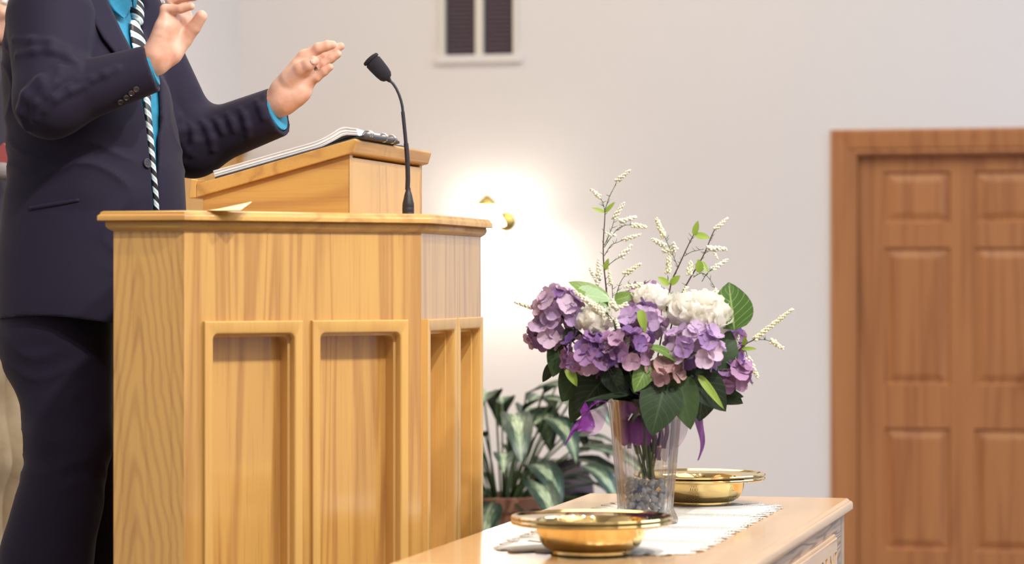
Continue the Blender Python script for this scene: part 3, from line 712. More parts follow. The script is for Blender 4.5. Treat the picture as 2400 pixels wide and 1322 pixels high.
# capsule: axis from the neck joint to the tip
A0 = mp(912, 188); A1 = mp(870, 140); ax = (A1-A0).normalized(); Lh = (A1-A0).length
hd = MB().lathe([(0, -.004), (.0035, -.004), (.0045, .0), (.006, .003), (.0105, .005), (.0145, .011), (.0165, .022), (.0178, Lh*.7), (.0180, Lh-.006), (.0160, Lh-.004), (.0150, Lh-.0028), (0, Lh-.0028)], 28)
h_ = hd.build('windscreen', FOAM, mi, 50); h_.location = A0; h_.rotation_mode = 'QUATERNION'; h_.rotation_quaternion = ax.to_track_quat('Z', 'Y')
cp = MB().lathe([(0, 0), (.0155, 0), (.0186, .001), (.0192, .004), (.0175, .0072), (.010, .009), (0, .0095)], 28)
c_ = cp.build('end_cap', FOAM, mi, 50); c_.location = A0 + ax*(Lh-.0028); c_.rotation_mode = 'QUATERNION'; c_.rotation_quaternion = ax.to_track_quat('Z', 'Y')

# ------------------------------------------------------------------ communion table
TA0, TA1, TL0, TL1 = -1.407, -.776, 4.74, 6.44; TZ = H-.505
TC = ((TA0+TA1)/2, (TL0+TL1)/2)
tb = empty('communion_table', C(*TC, 0), TH)
tag(tb, 'long polished oak communion table with carved lettering, in the right foreground', 'table')
hx, hy = (TA1-TA0)/2, (TL1-TL0)/2
rect = [(-hx, -hy), (hx, -hy), (hx, hy), (-hx, hy)]
t_ = MB(); moulded(t_, rect, [(-.0095, TZ), (-.0075, TZ-.0012), (-.0045, TZ-.0045), (-.0035, TZ-.0062), (-.0012, TZ-.0066), (.0012, TZ-.0085), (.0030, TZ-.0118), (.0034, TZ-.024), (.0020, TZ-.0275), (-.002, TZ-.029), (-.03, TZ-.029)])
t_.build('tabletop', TABLEW, tb, smooth=28)
bx_, by_ = hx-.014, hy-.02; az0 = TZ-.029-.26
def framebox(m, x0, x1, y0, y1, z0, z1): m.box(x0, x1, y0, y1, z0, z1)
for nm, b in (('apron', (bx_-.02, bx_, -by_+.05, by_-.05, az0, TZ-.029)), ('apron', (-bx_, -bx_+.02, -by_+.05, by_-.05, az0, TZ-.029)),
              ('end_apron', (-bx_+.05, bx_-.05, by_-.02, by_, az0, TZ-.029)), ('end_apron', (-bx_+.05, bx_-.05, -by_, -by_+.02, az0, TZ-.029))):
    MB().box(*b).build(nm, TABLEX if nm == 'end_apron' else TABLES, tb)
for sx in (-1, 1):
    for sy in (-1, 1):
        x0, y0 = sx*(bx_-.035), sy*(by_-.035)
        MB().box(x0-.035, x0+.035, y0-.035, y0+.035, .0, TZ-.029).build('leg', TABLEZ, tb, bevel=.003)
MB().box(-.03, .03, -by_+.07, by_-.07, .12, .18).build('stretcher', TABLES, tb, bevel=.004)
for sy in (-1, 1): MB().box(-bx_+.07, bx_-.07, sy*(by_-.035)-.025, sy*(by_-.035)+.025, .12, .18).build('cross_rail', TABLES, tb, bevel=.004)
# carved plaque on the audience side
PT = TZ-.063; PY1 = 6.19-TC[1]; PY0 = -PY1; PB = PT-.17
outl = [(PY0, PB), (PY1, PB), (PY1, PT), (PY0, PT)]
prf = [(0, 0), (0, .006), (-.002, .0085), (-.005, .009), (-.006, .0115), (-.009, .0135), (-.0125, .014)]
rs = [[(bx_+w, p.x, p.y) for p in offset_poly(outl, d)] for d, w in prf]
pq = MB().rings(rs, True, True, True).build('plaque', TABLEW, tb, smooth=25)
cu = bpy.data.curves.new('carved_words', 'FONT'); cu.body = 'IN REMEMBRANCE OF ME'; cu.size = .098; cu.extrude = .006; cu.align_x = 'CENTER'; cu.space_character = 1.12; cu.resolution_u = 3
to = bpy.data.objects.new('carved_words_curve', cu); COL.objects.link(to)
bpy.context.view_layer.update()
dg = bpy.context.evaluated_depsgraph_get(); tm = bpy.data.meshes.new_from_object(to.evaluated_get(dg)); bpy.data.objects.remove(to)
xs_ = [v.co.x for v in tm.vertices]; wdt = max(xs_)-min(xs_); cx_ = (max(xs_)+min(xs_))/2
sc_ = ((PY1-PY0)-.036)/wdt
zt_ = PT-.036; hmax = max(v.co.y for v in tm.vertices)
for v in tm.vertices:
    x, y, z = v.co; v.co = (bx_+.014+z*1.0+.001, (x-cx_)*sc_, zt_+(y-hmax))
tm.update(); tm.materials.append(TABLES)
cut = bpy.data.objects.new('cutter', tm); COL.objects.link(cut); cut.parent = tb
bo = pq.modifiers.new('carve', 'BOOLEAN'); bo.object = cut; bo.operation = 'DIFFERENCE'; bo.solver = 'EXACT'
bpy.context.view_layer.update(); dg = bpy.context.evaluated_depsgraph_get()
nm_ = bpy.data.meshes.new_from_object(pq.evaluated_get(dg)); pq.modifiers.clear()
if len(nm_.polygons) > 200:
    pq.data = nm_; nm_.set_sharp_from_angle(angle=R(20))
bpy.data.objects.remove(cut)
# fillet of dark stain in the letters' floors is left to real shade

# ------------------------------------------------------------------ lace runner
lc = MB(); DA, DB, DL0, DL1 = -1.29, -.895, 4.985, 6.20; rc = .085
def rr_pts(inset, n=160):
    x0, x1, y0, y1 = DA+inset, DB-inset, DL0+inset, DL1-inset; r = rc-inset*.5
    segs = []; per = [(x0+r, y0, x1-r, y0), ('a', x1-r, y0+r, -90), (x1, y0+r, x1, y1-r), ('a', x1-r, y1-r, 0), (x1-r, y1, x0+r, y1), ('a', x0+r, y1-r, 90), (x0, y1-r, x0, y0+r), ('a', x0+r, y0+r, 180)]
    pts = []
    for s in per:
        if s[0] == 'a':
            k = 30
            for i in range(k): t = R(s[3]+90*i/k); pts.append(Vector((s[1]+r*math.cos(t), s[2]+r*math.sin(t))))
        else:
            a = Vector(s[:2]); b = Vector(s[2:]); k = max(4, int((b-a).length/.004))
            for i in range(k): pts.append(a.lerp(b, i/k))
    return pts
edge = rr_pts(.020); N_ = len(edge); acc_ = 0; out = []
peri = sum((edge[i]-edge[i-1]).length for i in range(N_)); ns = round(peri/.052)
for i in range(N_):
    if i: acc_ += (edge[i]-edge[i-1]).length
    ph = acc_/peri*ns
    t = (edge[(i+1) % N_]-edge[i-1]).normalized(); nrm = Vector((t.y, -t.x))
    f = abs(math.sin(math.pi*ph)); lobes = .027*f**.7 + .003*abs(math.sin(math.pi*ph*3))
    out.append(edge[i] + nrm*lobes)
cx0, cy0 = (DA+DB)/2, (DL0+DL1)/2
inner = [Vector((cx0, cy0)) + (p-Vector((cx0, cy0)))*.93 for p in edge]
def zwave(p, k): return .0012 + .0011*k*max(0, math.sin(p.x*61+p.y*47)+.3*math.sin(p.y*150))
ring_out = [(p.x-cx0, p.y-cy0, zwave(p, 1.6)) for p in out]; ring_in = [(p.x-cx0, p.y-cy0, .0013) for p in inner]
lc.rings([ring_out, ring_in], True, False, True)
lo = lc.build('lace_runner', LACE, smooth=180); lo.location = C(cx0, cy0, TZ); lo.rotation_euler = (0, 0, TH)
sm = lo.modifiers.new('thick', 'SOLIDIFY'); sm.thickness = .0010; sm.offset = 0
tag(lo, 'white lace runner with scalloped edge lying on the communion table', 'runner')

# ------------------------------------------------------------------ brass offering plates
def plate_mesh():
    m = MB()
    p = [(0, .0065), (.060, .0065), (.071, .0062), (.0725, .0008), (.074, 0), (.0755, .001), (.0755, .0062), (.080, .0078), (.089, .0135), (.0965, .0240), (.1005, .036), (.1020, .0475),
         (.1035, .0510), (.107, .0520), (.128, .0535), (.144, .0550), (.1475, .0545), (.1498, .0565), (.1500, .0590), (.1482, .0612), (.1455, .0605), (.142, .0575), (.128, .0556), (.108, .0541),
         (.1025, .0535), (.0990, .0490), (.0978, .036), (.094, .0250), (.087, .0155), (.079, .0100), (.060, .0088), (0, .0088)]
    return m.lathe(p, 96)
gold0 = None
def plate(name, a, l, z, label, grp='brass offering plates'):
    global gold0
    if gold0 is None: gold0 = plate_mesh().build(name, GOLD, smooth=40); o = gold0
    else: o = gold0.copy(); COL.objects.link(o)
    o.location = C(a, l, z); o.rotation_euler = (0, 0, random.random()*6); tag(o, label, 'plate', grp); return o
PZ = TZ+.0018
plate('offering_plate', -1.085, 4.997, PZ, 'polished brass offering plate at the near end of the lace runner, lower of two nested')
plate('offering_plate', -1.085, 4.997, PZ+.0082, 'polished brass offering plate at the near end of the lace runner, upper of two nested')
plate('offering_plate', -1.090, 6.176, PZ, 'brass offering plate behind the glass vase, lower of two nested')
plate('offering_plate', -1.090, 6.176, PZ+.0082, 'brass offering plate behind the glass vase, upper of two nested')

# ------------------------------------------------------------------ glass vase
VA, VL = -1.111, 5.65; VC = C(VA, VL, PZ); YV = VC.y; sv = YV/F
def vz(py): return (1228.5-py)*sv          # pixel row at the vase axis -> height in the vase
def flute(t, z): return .036*(abs(math.sin(t*11))-.5) * (1 if z > .012 else .3)
vo = [(.0, 0), (.064, .0), (.068, .003), (.068, .010), (.063, .020), (.0575, .032), (.0590, .055), (.0625, .095), (.0665, .140), (.0705, .185), (.0740, .225), (.0770, .252), (.0785, .2600)]
vi = [(.0770, .2615), (.0735, .252), (.0700, .225), (.0665, .185), (.0625, .140), (.0585, .095), (.0548, .055), (.0535, .030), (.050, .020), (0, .018)]
mv = MB(); mv.lathe([(r, z) for r, z in vo], 168, flute=flute); a = MB().lathe(vi, 168)
mv.add(a.v, a.f); n0 = len(vo)*168
for j in range(168): mv.f.append(((len(vo)-1)*168+j, (len(vo)-1)*168+(j+1) % 168, n0+(j+1) % 168, n0+j))
vase = mv.build('vase', GLASS, smooth=60); vase.location = VC
tag(vase, 'ribbed clear glass vase holding the purple and white bouquet on the lace runner', 'vase')
# glass pebbles in the vase
pm = MB().ball((0, 0, 0), (.0078, .0068, .0048), 10, 7).mesh('pebble'); pm.shade_smooth()
rp = random.Random(3); k = 0; pebs = []
for layer in range(9):
    z = .024 + .0078*layer; rmax = .0525 + .0005*layer - .0085
    if layer == 8: rmax *= .8
    nn = 0; tries = 0; here = []
    while nn < 13 and tries < 500:
        tries += 1; r = rmax*math.sqrt(rp.random()); t = rp.random()*6.283; x, y = r*math.cos(t), r*math.sin(t)
        if all((x-a)**2+(y-b)**2 > .0128**2 for a, b in here):
            here.append((x, y)); nn += 1
            me = pm
            o = bpy.data.objects.new('glass_pebble', me); COL.objects.link(o)
            o.location = VC + Vector((x, y, z + rp.uniform(-.001, .001))); o.rotation_euler = (rp.random()*3, rp.random()*3, rp.random()*3)
            pebs.append(o)
pm.materials.append(PEB)
for i, o in enumerate(pebs):
    blue = i % 9 == 4
    if blue: o.material_slots[0].link = 'OBJECT'; o.material_slots[0].material = PEBB
    tag(o, 'blue glass pebble in the bottom of the vase' if blue else 'small clear grey glass pebble in the bottom of the vase', 'pebble',
        'blue pebbles in the vase' if blue else 'clear pebbles in the vase')

# ------------------------------------------------------------------ flowers and leaves
def leaf_mesh(name, L, Wd, curl=.25, fold=.25, nu=12, nv=6, shape=.75, wav=.0, seedv=0):
    """leaf along +x from the origin, facing +z, with a folded midrib and a drooping tip"""
    m = MB(); rnd = random.Random(seedv); rs = []; uvs = []
    for i in range(nu+1):
        u = i/nu; w = Wd*.5*(math.sin(math.pi*u**shape)**.8 if 0 < u < 1 else 0.0)
        w = max(w, .0004)
        if 0 < u < 1: w *= 1+.04*math.sin(u*70)
        a = curl*u; x = L*(math.sin(a)/curl if curl else u); zc = -L*(1-math.cos(a))/curl if curl else 0
        row = []
        for j in range(-nv, nv+1):
            v = j/nv
            row.append((x, w*v, zc + fold*w*abs(v)**1.2 + wav*L*math.sin(u*9+j)*.5*abs(v) - .012*L*abs(math.sin(u*14-abs(v)*5))*(abs(v) > .01)))
            uvs.append((abs(v), u))
        rs.append(row)
    m.rings(rs, False, uv=uvs); me = m.mesh(name); me.shade_smooth(); return me
def vein_rib(L, curl):
    m = MB(); m.tube([(L*(math.sin(curl*u)/curl if curl else u), 0, (-L*(1-math.cos(curl*u))/curl if curl else 0)-.0006) for u in [i/8 for i in range(9)]], [.0011*(1-.8*i/8) for i in range(9)], 5)
    return m
LM = {}
def frame(p, q, up):      # rotation that sends +x to q-p and +z near to up
    x = (q-p).normalized(); z = (up - up.dot(x)*x); z = z.normalized() if z.length > 1e-5 else x.orthogonal().normalized(); y = z.cross(x)
    return Matrix((x, y, z)).transposed()
def leaf(parent, p, q, width, m, up, curl=.5, fold=.25, name='leaf', wav=.0, shape=.62):
    L = (q-p).length * (1+curl*.08)
    key = (round(width/L, 1), round(curl, 1), round(fold, 1), shape)
    if key not in LM: LM[key] = leaf_mesh('leaf', 1.0, key[0], key[1] or .01, fold, seedv=len(LM), shape=shape, wav=.012)
    me = LM[key].copy() if False else LM[key]
    o = bpy.data.objects.new(name, me); COL.objects.link(o)
    if not me.materials: me.materials.append(m)
    if me.materials[0] != m: o.material_slots[0].link = 'OBJECT'; o.material_slots[0].material = m
    Rm = frame(p, q, up); Rm = Rm @ Matrix.Rotation(-curl*.5, 3, 'Y')
    o.parent = parent; o.matrix_basis = Matrix.Translation(p-parent.location) @ Rm.to_4x4() @ Matrix.Scale(L, 4)
    return o
def petal_floret(r, n=4, cup=.35, seedv=0):
    rnd = random.Random(seedv); m = MB()
    for k in range(n):
        t0 = 2*math.pi*k/n + rnd.uniform(-.1, .1); w = r*(.62 if n == 4 else .5); nu = 5; nv = 3; rs = []
        tilt = cup*rnd.uniform(.6, 1.4); tw = rnd.uniform(-.25, .25)
        for i in range(nu+1):
            u = i/nu; ww = w*(math.sin(math.pi*(.06+.86*u))**.65)*(.22+.78*min(1, u*2.2)) ; row = []
            for j in range(-nv, nv+1):
                v = j/nv; x = r*u; y = ww*v; z = r*tilt*u**1.6 + .10*r*v*v*u + tw*y + .03*r*math.sin(7*v+u*5+k)
                if u == 1: x -= r*.07*v*v
                row.append((x*math.cos(t0)-y*math.sin(t0), x*math.sin(t0)+y*math.cos(t0), z+.0004*k))
            rs.append(row)
        m.rings(rs, False)
    m.ball((0, 0, .0012), .0016, 6, 4)
    me = m.mesh('floret'); me.shade_smooth(); return me
FLOR = [petal_floret(.0225, 4, .30, i) for i in range(6)]
VCT = VC + Vector((0, 0, .21))
def hydrangea(px, py, dY, rx, m, count, label, grp, seedv, leaves=(), view=1.0):
    """a mophead of four-petalled florets; (px,py) centre in the photograph, dY depth against the vase"""
    c = P(px, py, YV+dY); o = empty('hydrangea', c); tag(o, label, 'flower', grp)
    rnd = random.Random(seedv); r = rx*sv; n = count
    for i in range(n):
        z = 1 - 2*(i+.5)/n; t = i*2.39996 + rnd.uniform(-.3, .3); s = math.sqrt(1-z*z)
        d = Vector((s*math.cos(t), s*math.sin(t), z))
        if d.z < -.75: continue
        rr = r*rnd.uniform(.72, 1.02)
        f = bpy.data.objects.new('floret', FLOR[rnd.randrange(6)]); COL.objects.link(f); f.parent = o
        me = f.data
        if not me.materials: me.materials.append(m)
        f.material_slots[0].link = 'OBJECT'; f.material_slots[0].material = m if rnd.random() > .12 else MAUVE
        dd = (d + Vector((rnd.uniform(-.35, .35), rnd.uniform(-.35, .35)-.1, rnd.uniform(-.2, .45)))).normalized()
        q = dd.to_track_quat('Z', 'Y') @ Quaternion((0, 0, 1), rnd.random()*6.28)
        sc = rnd.uniform(.85, 1.12)
        f.matrix_basis = Matrix.Translation(Vector((d.x*rr, d.y*rr, d.z*rr*.85))) @ q.to_matrix().to_4x4() @ Matrix.Scale(sc, 4)
    foot = VC + Vector((rnd.uniform(-.02, .02), rnd.uniform(-.02, .02), .095)) - c; neck = VCT + Vector((rnd.uniform(-.035, .035), rnd.uniform(-.035, .035), .0)) - c
    pts = [Vector((0, 0, -.01))]
    for k in range(1, 9):
        t = k/8; pts.append((1-t)**2*Vector((0, 0, 0)) + 2*t*(1-t)*(neck+Vector((0, 0, .01))) + t*t*neck)
    pts += [neck.lerp(foot, k/4) for k in range(1, 5)]
    MB().tube(pts, .0026, 7).build('stem', STEMG, o, 60)
    for i in range(5):
        a = rnd.random()*6.28; q = Vector((r*.8*math.cos(a), r*.8*math.sin(a), -r*.2))
        MB().tube([(0, 0, -.012), q*.5, q], .001, 5).build('stalk', STEMG, o, 60)
    return o
hyd = {}
hyd['a'] = hydrangea(1308, 722, -.045, 50, LILAC, 26, 'bright lilac hydrangea head at the upper left of the bouquet', 'hydrangeas in the vase', 1)
hyd['b'] = hydrangea(1283, 780, -.03, 46, LILAC, 24, 'lilac hydrangea head jutting out furthest left, low over the dark leaves', 'hydrangeas in the vase', 2)
hyd['c'] = hydrangea(1380, 832, -.085, 56, MAUVE, 30, 'mauve hydrangea head at the lower left, over the lilac ribbon', 'hydrangeas in the vase', 3)
hyd['d'] = hydrangea(1470, 815, -.11, 52, MAUVE, 28, 'deep mauve hydrangea head in the middle of the bouquet front', 'hydrangeas in the vase', 4)
hyd['e'] = hydrangea(1505, 758, -.06, 46, LILAC, 24, 'pale violet hydrangea head just below the upper white bloom', 'hydrangeas in the vase', 5)
hyd['f'] = hydrangea(1628, 815, -.10, 60, LILAC, 32, 'large violet hydrangea head right of centre below the big white bloom', 'hydrangeas in the vase', 6)
hyd['g'] = hydrangea(1712, 875, -.02, 44, MAUVE, 24, 'purple hydrangea head at the lower right edge of the bouquet', 'hydrangeas in the vase', 7)
hyd['h'] = hydrangea(1556, 872, -.115, 30, DUSTY, 11, 'small dusty pink hydrangea head low in the bouquet front', 'hydrangeas in the vase', 8)
hyd['i'] = hydrangea(1515, 705, .06, 44, LILAC, 20, 'lilac hydrangea head at the back, mostly behind the upper white bloom', 'hydrangeas in the vase', 9)
hyd['j'] = hydrangea(1700, 800, .05, 46, MAUVE, 22, 'purple hydrangea head at the right back behind a dark leaf', 'hydrangeas in the vase', 10)
# white blooms made of many ruffled petals
def ruffle_petal(seedv):
    m = MB(); rnd = random.Random(seedv); rs = []; nu, nv = 6, 4; ph = rnd.random()*6
    for i in range(nu+1):
        u = i/nu; row = []
        for j in range(-nv, nv+1):
            v = j/nv; w = .62*(.25+.75*min(1, u*1.6)); x = u - .16*v*v*u; y = w*v
            z = .38*u**2 + .16*v*v*u + .10*u*u*math.sin(6*v+ph)
            row.append((x, y, z))
        rs.append(row)
    m.rings(rs, False); me = m.mesh('petal'); me.shade_smooth(); me.materials.append(CREAM); return me
RUF = [ruffle_petal(i) for i in range(5)]
def white_bloom(px, py, dY, rx, ry, n, label, seedv):
    c = P(px, py, YV+dY); o = empty('white_bloom', c); tag(o, label, 'flower', 'white blooms in the vase'); rnd = random.Random(seedv); r = rx*sv; h = ry*sv
    for i in range(n):
        z = 1 - 1.55*(i+.5)/n; t = i*2.39996; s = math.sqrt(max(0, 1-z*z)); d = Vector((s*math.cos(t), s*math.sin(t), z))
        f = bpy.data.objects.new('petal', RUF[rnd.randrange(5)]); COL.objects.link(f); f.parent = o
        x = (d*.55 + Vector((rnd.uniform(-.5, .5), rnd.uniform(-.5, .5), rnd.uniform(-.1, .8)))).normalized(); zz = d.cross(x).cross(d) if False else d
        Rm = frame(Vector((0, 0, 0)), x, -d + Vector((rnd.uniform(-.4, .4), rnd.uniform(-.4, .4), .2)))
        sc = r*rnd.uniform(.34, .5)
        f.matrix_basis = Matrix.Translation(Vector((d.x*r*.70, d.y*r*.70, d.z*h*.70))) @ Rm.to_4x4() @ Matrix.Scale(sc, 4)
    MB().ball((0, 0, 0), (r*.74, r*.74, h*.72), 20, 14).build('core', CREAM, o, 180)
    neck = VCT - c
    MB().tube([(0, 0, -h*.4), neck*.6+Vector((0, 0, -.01)), neck, VC + Vector((rnd.uniform(-.02, .02), rnd.uniform(-.02, .02), .09)) - c], .0026, 7).build('stem', STEMG, o, 60)
    return o
white_bloom(1528, 708, -.005, 48, 34, 90, 'white ruffled bloom at the top middle of the bouquet', 1)
wb2 = white_bloom(1642, 745, -.04, 78, 50, 150, 'largest white ruffled bloom, right of centre in the bouquet', 2)
white_bloom(1396, 758, -.07, 46, 38, 80, 'small white ruffled bloom on the left between two lilac heads', 3)
# broad leaves: (parent, base px, tip px, width px, depth, material, facing, curl)
VW = Vector((0, -1, .25))
def bl(par, x0, y0, d0, x1, y1, d1, w, m, up=VW, curl=.5, fold=.2, shape=.62):
    leaf(hyd[par], P(x0, y0, YV+d0), P(x1, y1, YV+d1), w*sv, m, up, curl, fold, shape=shape)
bl('a', 1425, 715, -.02, 1335, 662, -.01, 52, LEAFB, Vector((.1, -.8, .7)))
bl('a', 1350, 690, -.03, 1432, 705, -.02, 60, LEAFP, Vector((-.1, -.7, .8)), .4)
bl('a', 1430, 725, -.06, 1352, 740, -.07, 42, LEAFB, Vector((0, -.8, .6)))
bl('f', 1722, 775, -.06, 1708, 664, -.05, 100, LEAFB, Vector((-.15, -1, .15)), .35, .10, .72)
bl('f', 1672, 865, -.05, 1712, 778, -.035, 92, LEAFD, Vector((.2, -1, .3)), .5, .15)
bl('f', 1520, 812, -.125, 1600, 862, -.13, 44, LEAFB, Vector((.2, -.5, 1)), .9, .1)
bl('d', 1520, 855, -.12, 1487, 918, -.13, 50, LEAFB, VW, .4)
bl('c', 1330, 862, -.10, 1352, 905, -.105, 26, LEAFL, VW, .3)
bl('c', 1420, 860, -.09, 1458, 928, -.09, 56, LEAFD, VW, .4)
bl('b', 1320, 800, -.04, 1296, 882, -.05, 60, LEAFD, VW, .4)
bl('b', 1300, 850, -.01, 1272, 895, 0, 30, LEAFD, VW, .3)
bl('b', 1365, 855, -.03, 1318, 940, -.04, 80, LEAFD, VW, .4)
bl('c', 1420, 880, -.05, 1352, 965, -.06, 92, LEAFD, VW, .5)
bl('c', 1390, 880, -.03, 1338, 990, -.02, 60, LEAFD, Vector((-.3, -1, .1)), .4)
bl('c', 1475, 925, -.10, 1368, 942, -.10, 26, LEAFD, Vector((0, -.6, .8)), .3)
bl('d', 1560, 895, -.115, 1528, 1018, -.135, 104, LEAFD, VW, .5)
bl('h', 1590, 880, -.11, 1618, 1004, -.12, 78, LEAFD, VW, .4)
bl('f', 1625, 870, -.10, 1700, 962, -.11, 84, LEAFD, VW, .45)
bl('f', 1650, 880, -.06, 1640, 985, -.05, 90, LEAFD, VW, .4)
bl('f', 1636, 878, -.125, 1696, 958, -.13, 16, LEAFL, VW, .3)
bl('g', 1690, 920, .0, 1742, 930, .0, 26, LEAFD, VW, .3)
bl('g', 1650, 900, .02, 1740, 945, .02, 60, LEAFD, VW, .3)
bl('e', 1440, 705, .0, 1490, 690, .0, 30, LEAFB, VW, .4)
bl('e', 1415, 800, -.11, 1468, 815, -.115, 28, LEAFB, VW, .4)
bl('e', 1378, 775, -.085, 1402, 765, -.09, 30, LEAFB, VW, .4)
bl('e', 1500, 725, -.11, 1512, 780, -.11, 20, LEAFL, VW, .3)
bl('b', 1345, 800, -.06, 1325, 770, -.065, 46, LEAFD, VW, .4)
rl = random.Random(11)
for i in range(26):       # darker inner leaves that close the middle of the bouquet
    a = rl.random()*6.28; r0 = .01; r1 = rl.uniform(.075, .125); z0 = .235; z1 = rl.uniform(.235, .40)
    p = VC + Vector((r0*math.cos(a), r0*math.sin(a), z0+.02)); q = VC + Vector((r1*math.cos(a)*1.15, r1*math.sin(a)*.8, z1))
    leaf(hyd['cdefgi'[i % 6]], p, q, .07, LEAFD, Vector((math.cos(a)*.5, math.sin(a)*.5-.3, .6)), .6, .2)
# sprays with spikes of tiny white buds
def spike_mesh(L, r, n, seedv):
    rnd = random.Random(seedv); m = MB()
    for i in range(n):
        u = (i+.5)/n; t = i*2.39996; rr = r*(1-.55*u**3)*rnd.uniform(.55, 1.0)
        s = r*(1-.35*u)*rnd.uniform(.34, .52)
        m.ball((L*u, rr*.72*math.cos(t), rr*.72*math.sin(t)), (s*1.25, s, s), 6, 4)
    m.tube([(0, 0, 0), (L*.5, 0, 0), (L, 0, 0)], [r*.5, r*.45, r*.2], 6)
    return m
SPM = {}
def spray(label, d, stems, spikes, leaves=(), twig=None):
    """stems: polylines of photo pixels at depth d; spikes: start and end pixels; leaves: base, tip, width"""
    o = empty('flowering_spray', P(*stems[0][0][:2], YV+d)); tag(o, label, 'flower', 'white sprays in the vase'); c = o.location
    rnd = random.Random(int(stems[0][0][0]))
    for st in stems:
        pts = [P(q[0], q[1], YV+d+(q[2] if len(q) > 2 else 0)) - c for q in st]; fine = []
        for i in range(len(pts)-1):
            for k in range(4):
                t = k/4; p0 = pts[max(0, i-1)]; p1 = pts[i]; p2 = pts[i+1]; p3 = pts[min(len(pts)-1, i+2)]
                fine.append(.5*((2*p1)+(p2-p0)*t+(2*p0-5*p1+4*p2-p3)*t*t+(3*p1-p0-3*p2+p3)*t**3))
        fine.append(pts[-1])
        big = len(st) > 3 and st is stems[0]
        MB().tube(fine, [(.0019 if big else .0010)*(1-.45*i/len(fine)) for i in range(len(fine))], 6).build('stem', TWIG if big else STEMG, o, 60)
    neck = VCT - c
    MB().tube([(0, 0, 0), neck*.5, neck, VC + Vector((.01, -.01, .09)) - c], .0017, 6).build('lower_stem', STEMG, o, 60)
    for s in spikes:
        x0, y0, x1, y1 = s[:4]; p = P(x0, y0, YV+d) - c; q = P(x1, y1, YV+d+rnd.uniform(-.012, .012)) - c; L = (q-p).length
        wpx = (s[4] if len(s) > 4 else 12)*1.15
        key = (round(L/.01), wpx)
        if key not in SPM:
            me = spike_mesh(L, wpx*.5*sv, max(14, int(L/.0013)), len(SPM)).mesh('spike'); me.shade_smooth(); me.materials.append(BUDS); SPM[key] = (me, L)
        me, L0 = SPM[key]; f = bpy.data.objects.new('spike', me); COL.objects.link(f); f.parent = o
        f.matrix_basis = Matrix.Translation(p) @ frame(p, q, Vector((0, -1, rnd.uniform(-1, 1)))).to_4x4() @ Matrix.Scale(L/L0, 4)
    for x0, y0, x1, y1, w in leaves:
        leaf(o, P(x0, y0, YV+d), P(x1, y1, YV+d-.01), w*sv, LEAFL, Vector((0, -1, .4)), .3, .2, shape=.8)
    # small forked green bracts along the green stems
    br = MB(); cnt = 0
    for st in stems:
        for i in range(len(st)-1):
            for k in range(2):
                t = rnd.random(); p = P(st[i][0]*(1-t)+st[i+1][0]*t, st[i][1]*(1-t)+st[i+1][1]*t, YV+d)-c
                v = Vector((rnd.uniform(-1, 1), rnd.uniform(-.6, .6), rnd.uniform(.2, 1))).normalized()*rnd.uniform(.006, .013)
                br.tube([p, p+v*.5+Vector((0, 0, -.001)), p+v], [.0007, .0006, .0003], 4); cnt += 1
    b_ = br.build('bracts', STEMG, o, 60); b_['kind'] = 'stuff'
    return o
spray('tall white flowering spray rising at the upper left, highest of the sprays', .0,
      [[(1424, 715), (1420, 668), (1415, 620), (1414, 570), (1417, 520), (1418, 490)], [(1418, 492), (1428, 462), (1440, 438), (1446, 424)], [(1418, 500), (1414, 478), (1406, 462)],
       [(1416, 575), (1428, 550), (1436, 528), (1440, 512)], [(1416, 580), (1432, 556), (1448, 536), (1466, 528), (1482, 528)], [(1416, 600), (1432, 575), (1448, 568), (1462, 562)],
       [(1418, 630), (1430, 618), (1444, 608), (1456, 602)], [(1445, 690), (1450, 672), (1458, 655), (1466, 645)], [(1436, 700), (1435, 680), (1434, 668)], [(1398, 690), (1402, 670), (1405, 650)],
       [(1470, 668), (1495, 664), (1520, 662)]],
      [(1445, 426, 1477, 398, 12), (1407, 462, 1384, 443, 12), (1439, 514, 1463, 474, 12), (1452, 520, 1492, 508, 13), (1480, 528, 1516, 532, 13), (1460, 563, 1503, 549, 11), (1455, 603, 1481, 574, 12),
       (1464, 644, 1502, 617, 12), (1432, 668, 1426, 626, 10), (1405, 656, 1402, 606, 12), (1404, 664, 1382, 628, 13), (1508, 668, 1462, 672, 14), (1420, 548, 1444, 552, 12)],
      [(1418, 498, 1388, 488, 12), (1418, 498, 1441, 474, 12), (1417, 634, 1426, 606, 13)])
spray('white flowering spray in the middle with two pairs of lime leaves', -.01,
      [[(1567, 700), (1574, 660), (1590, 625), (1606, 590), (1618, 565), (1626, 550)], [(1590, 628), (1580, 605), (1576, 592)], [(1566, 660), (1565, 645)], [(1570, 582), (1562, 565), (1556, 552)], [(1604, 600), (1622, 590), (1650, 584)]],
      [(1556, 554, 1538, 512, 15), (1560, 577, 1528, 560, 13), (1578, 590, 1580, 568, 15), (1566, 640, 1570, 592, 14), (1552, 590, 1590, 582, 12)],
      [(1568, 668, 1542, 650, 17), (1570, 668, 1594, 646, 17), (1626, 552, 1636, 518, 16), (1628, 550, 1663, 558, 17)])
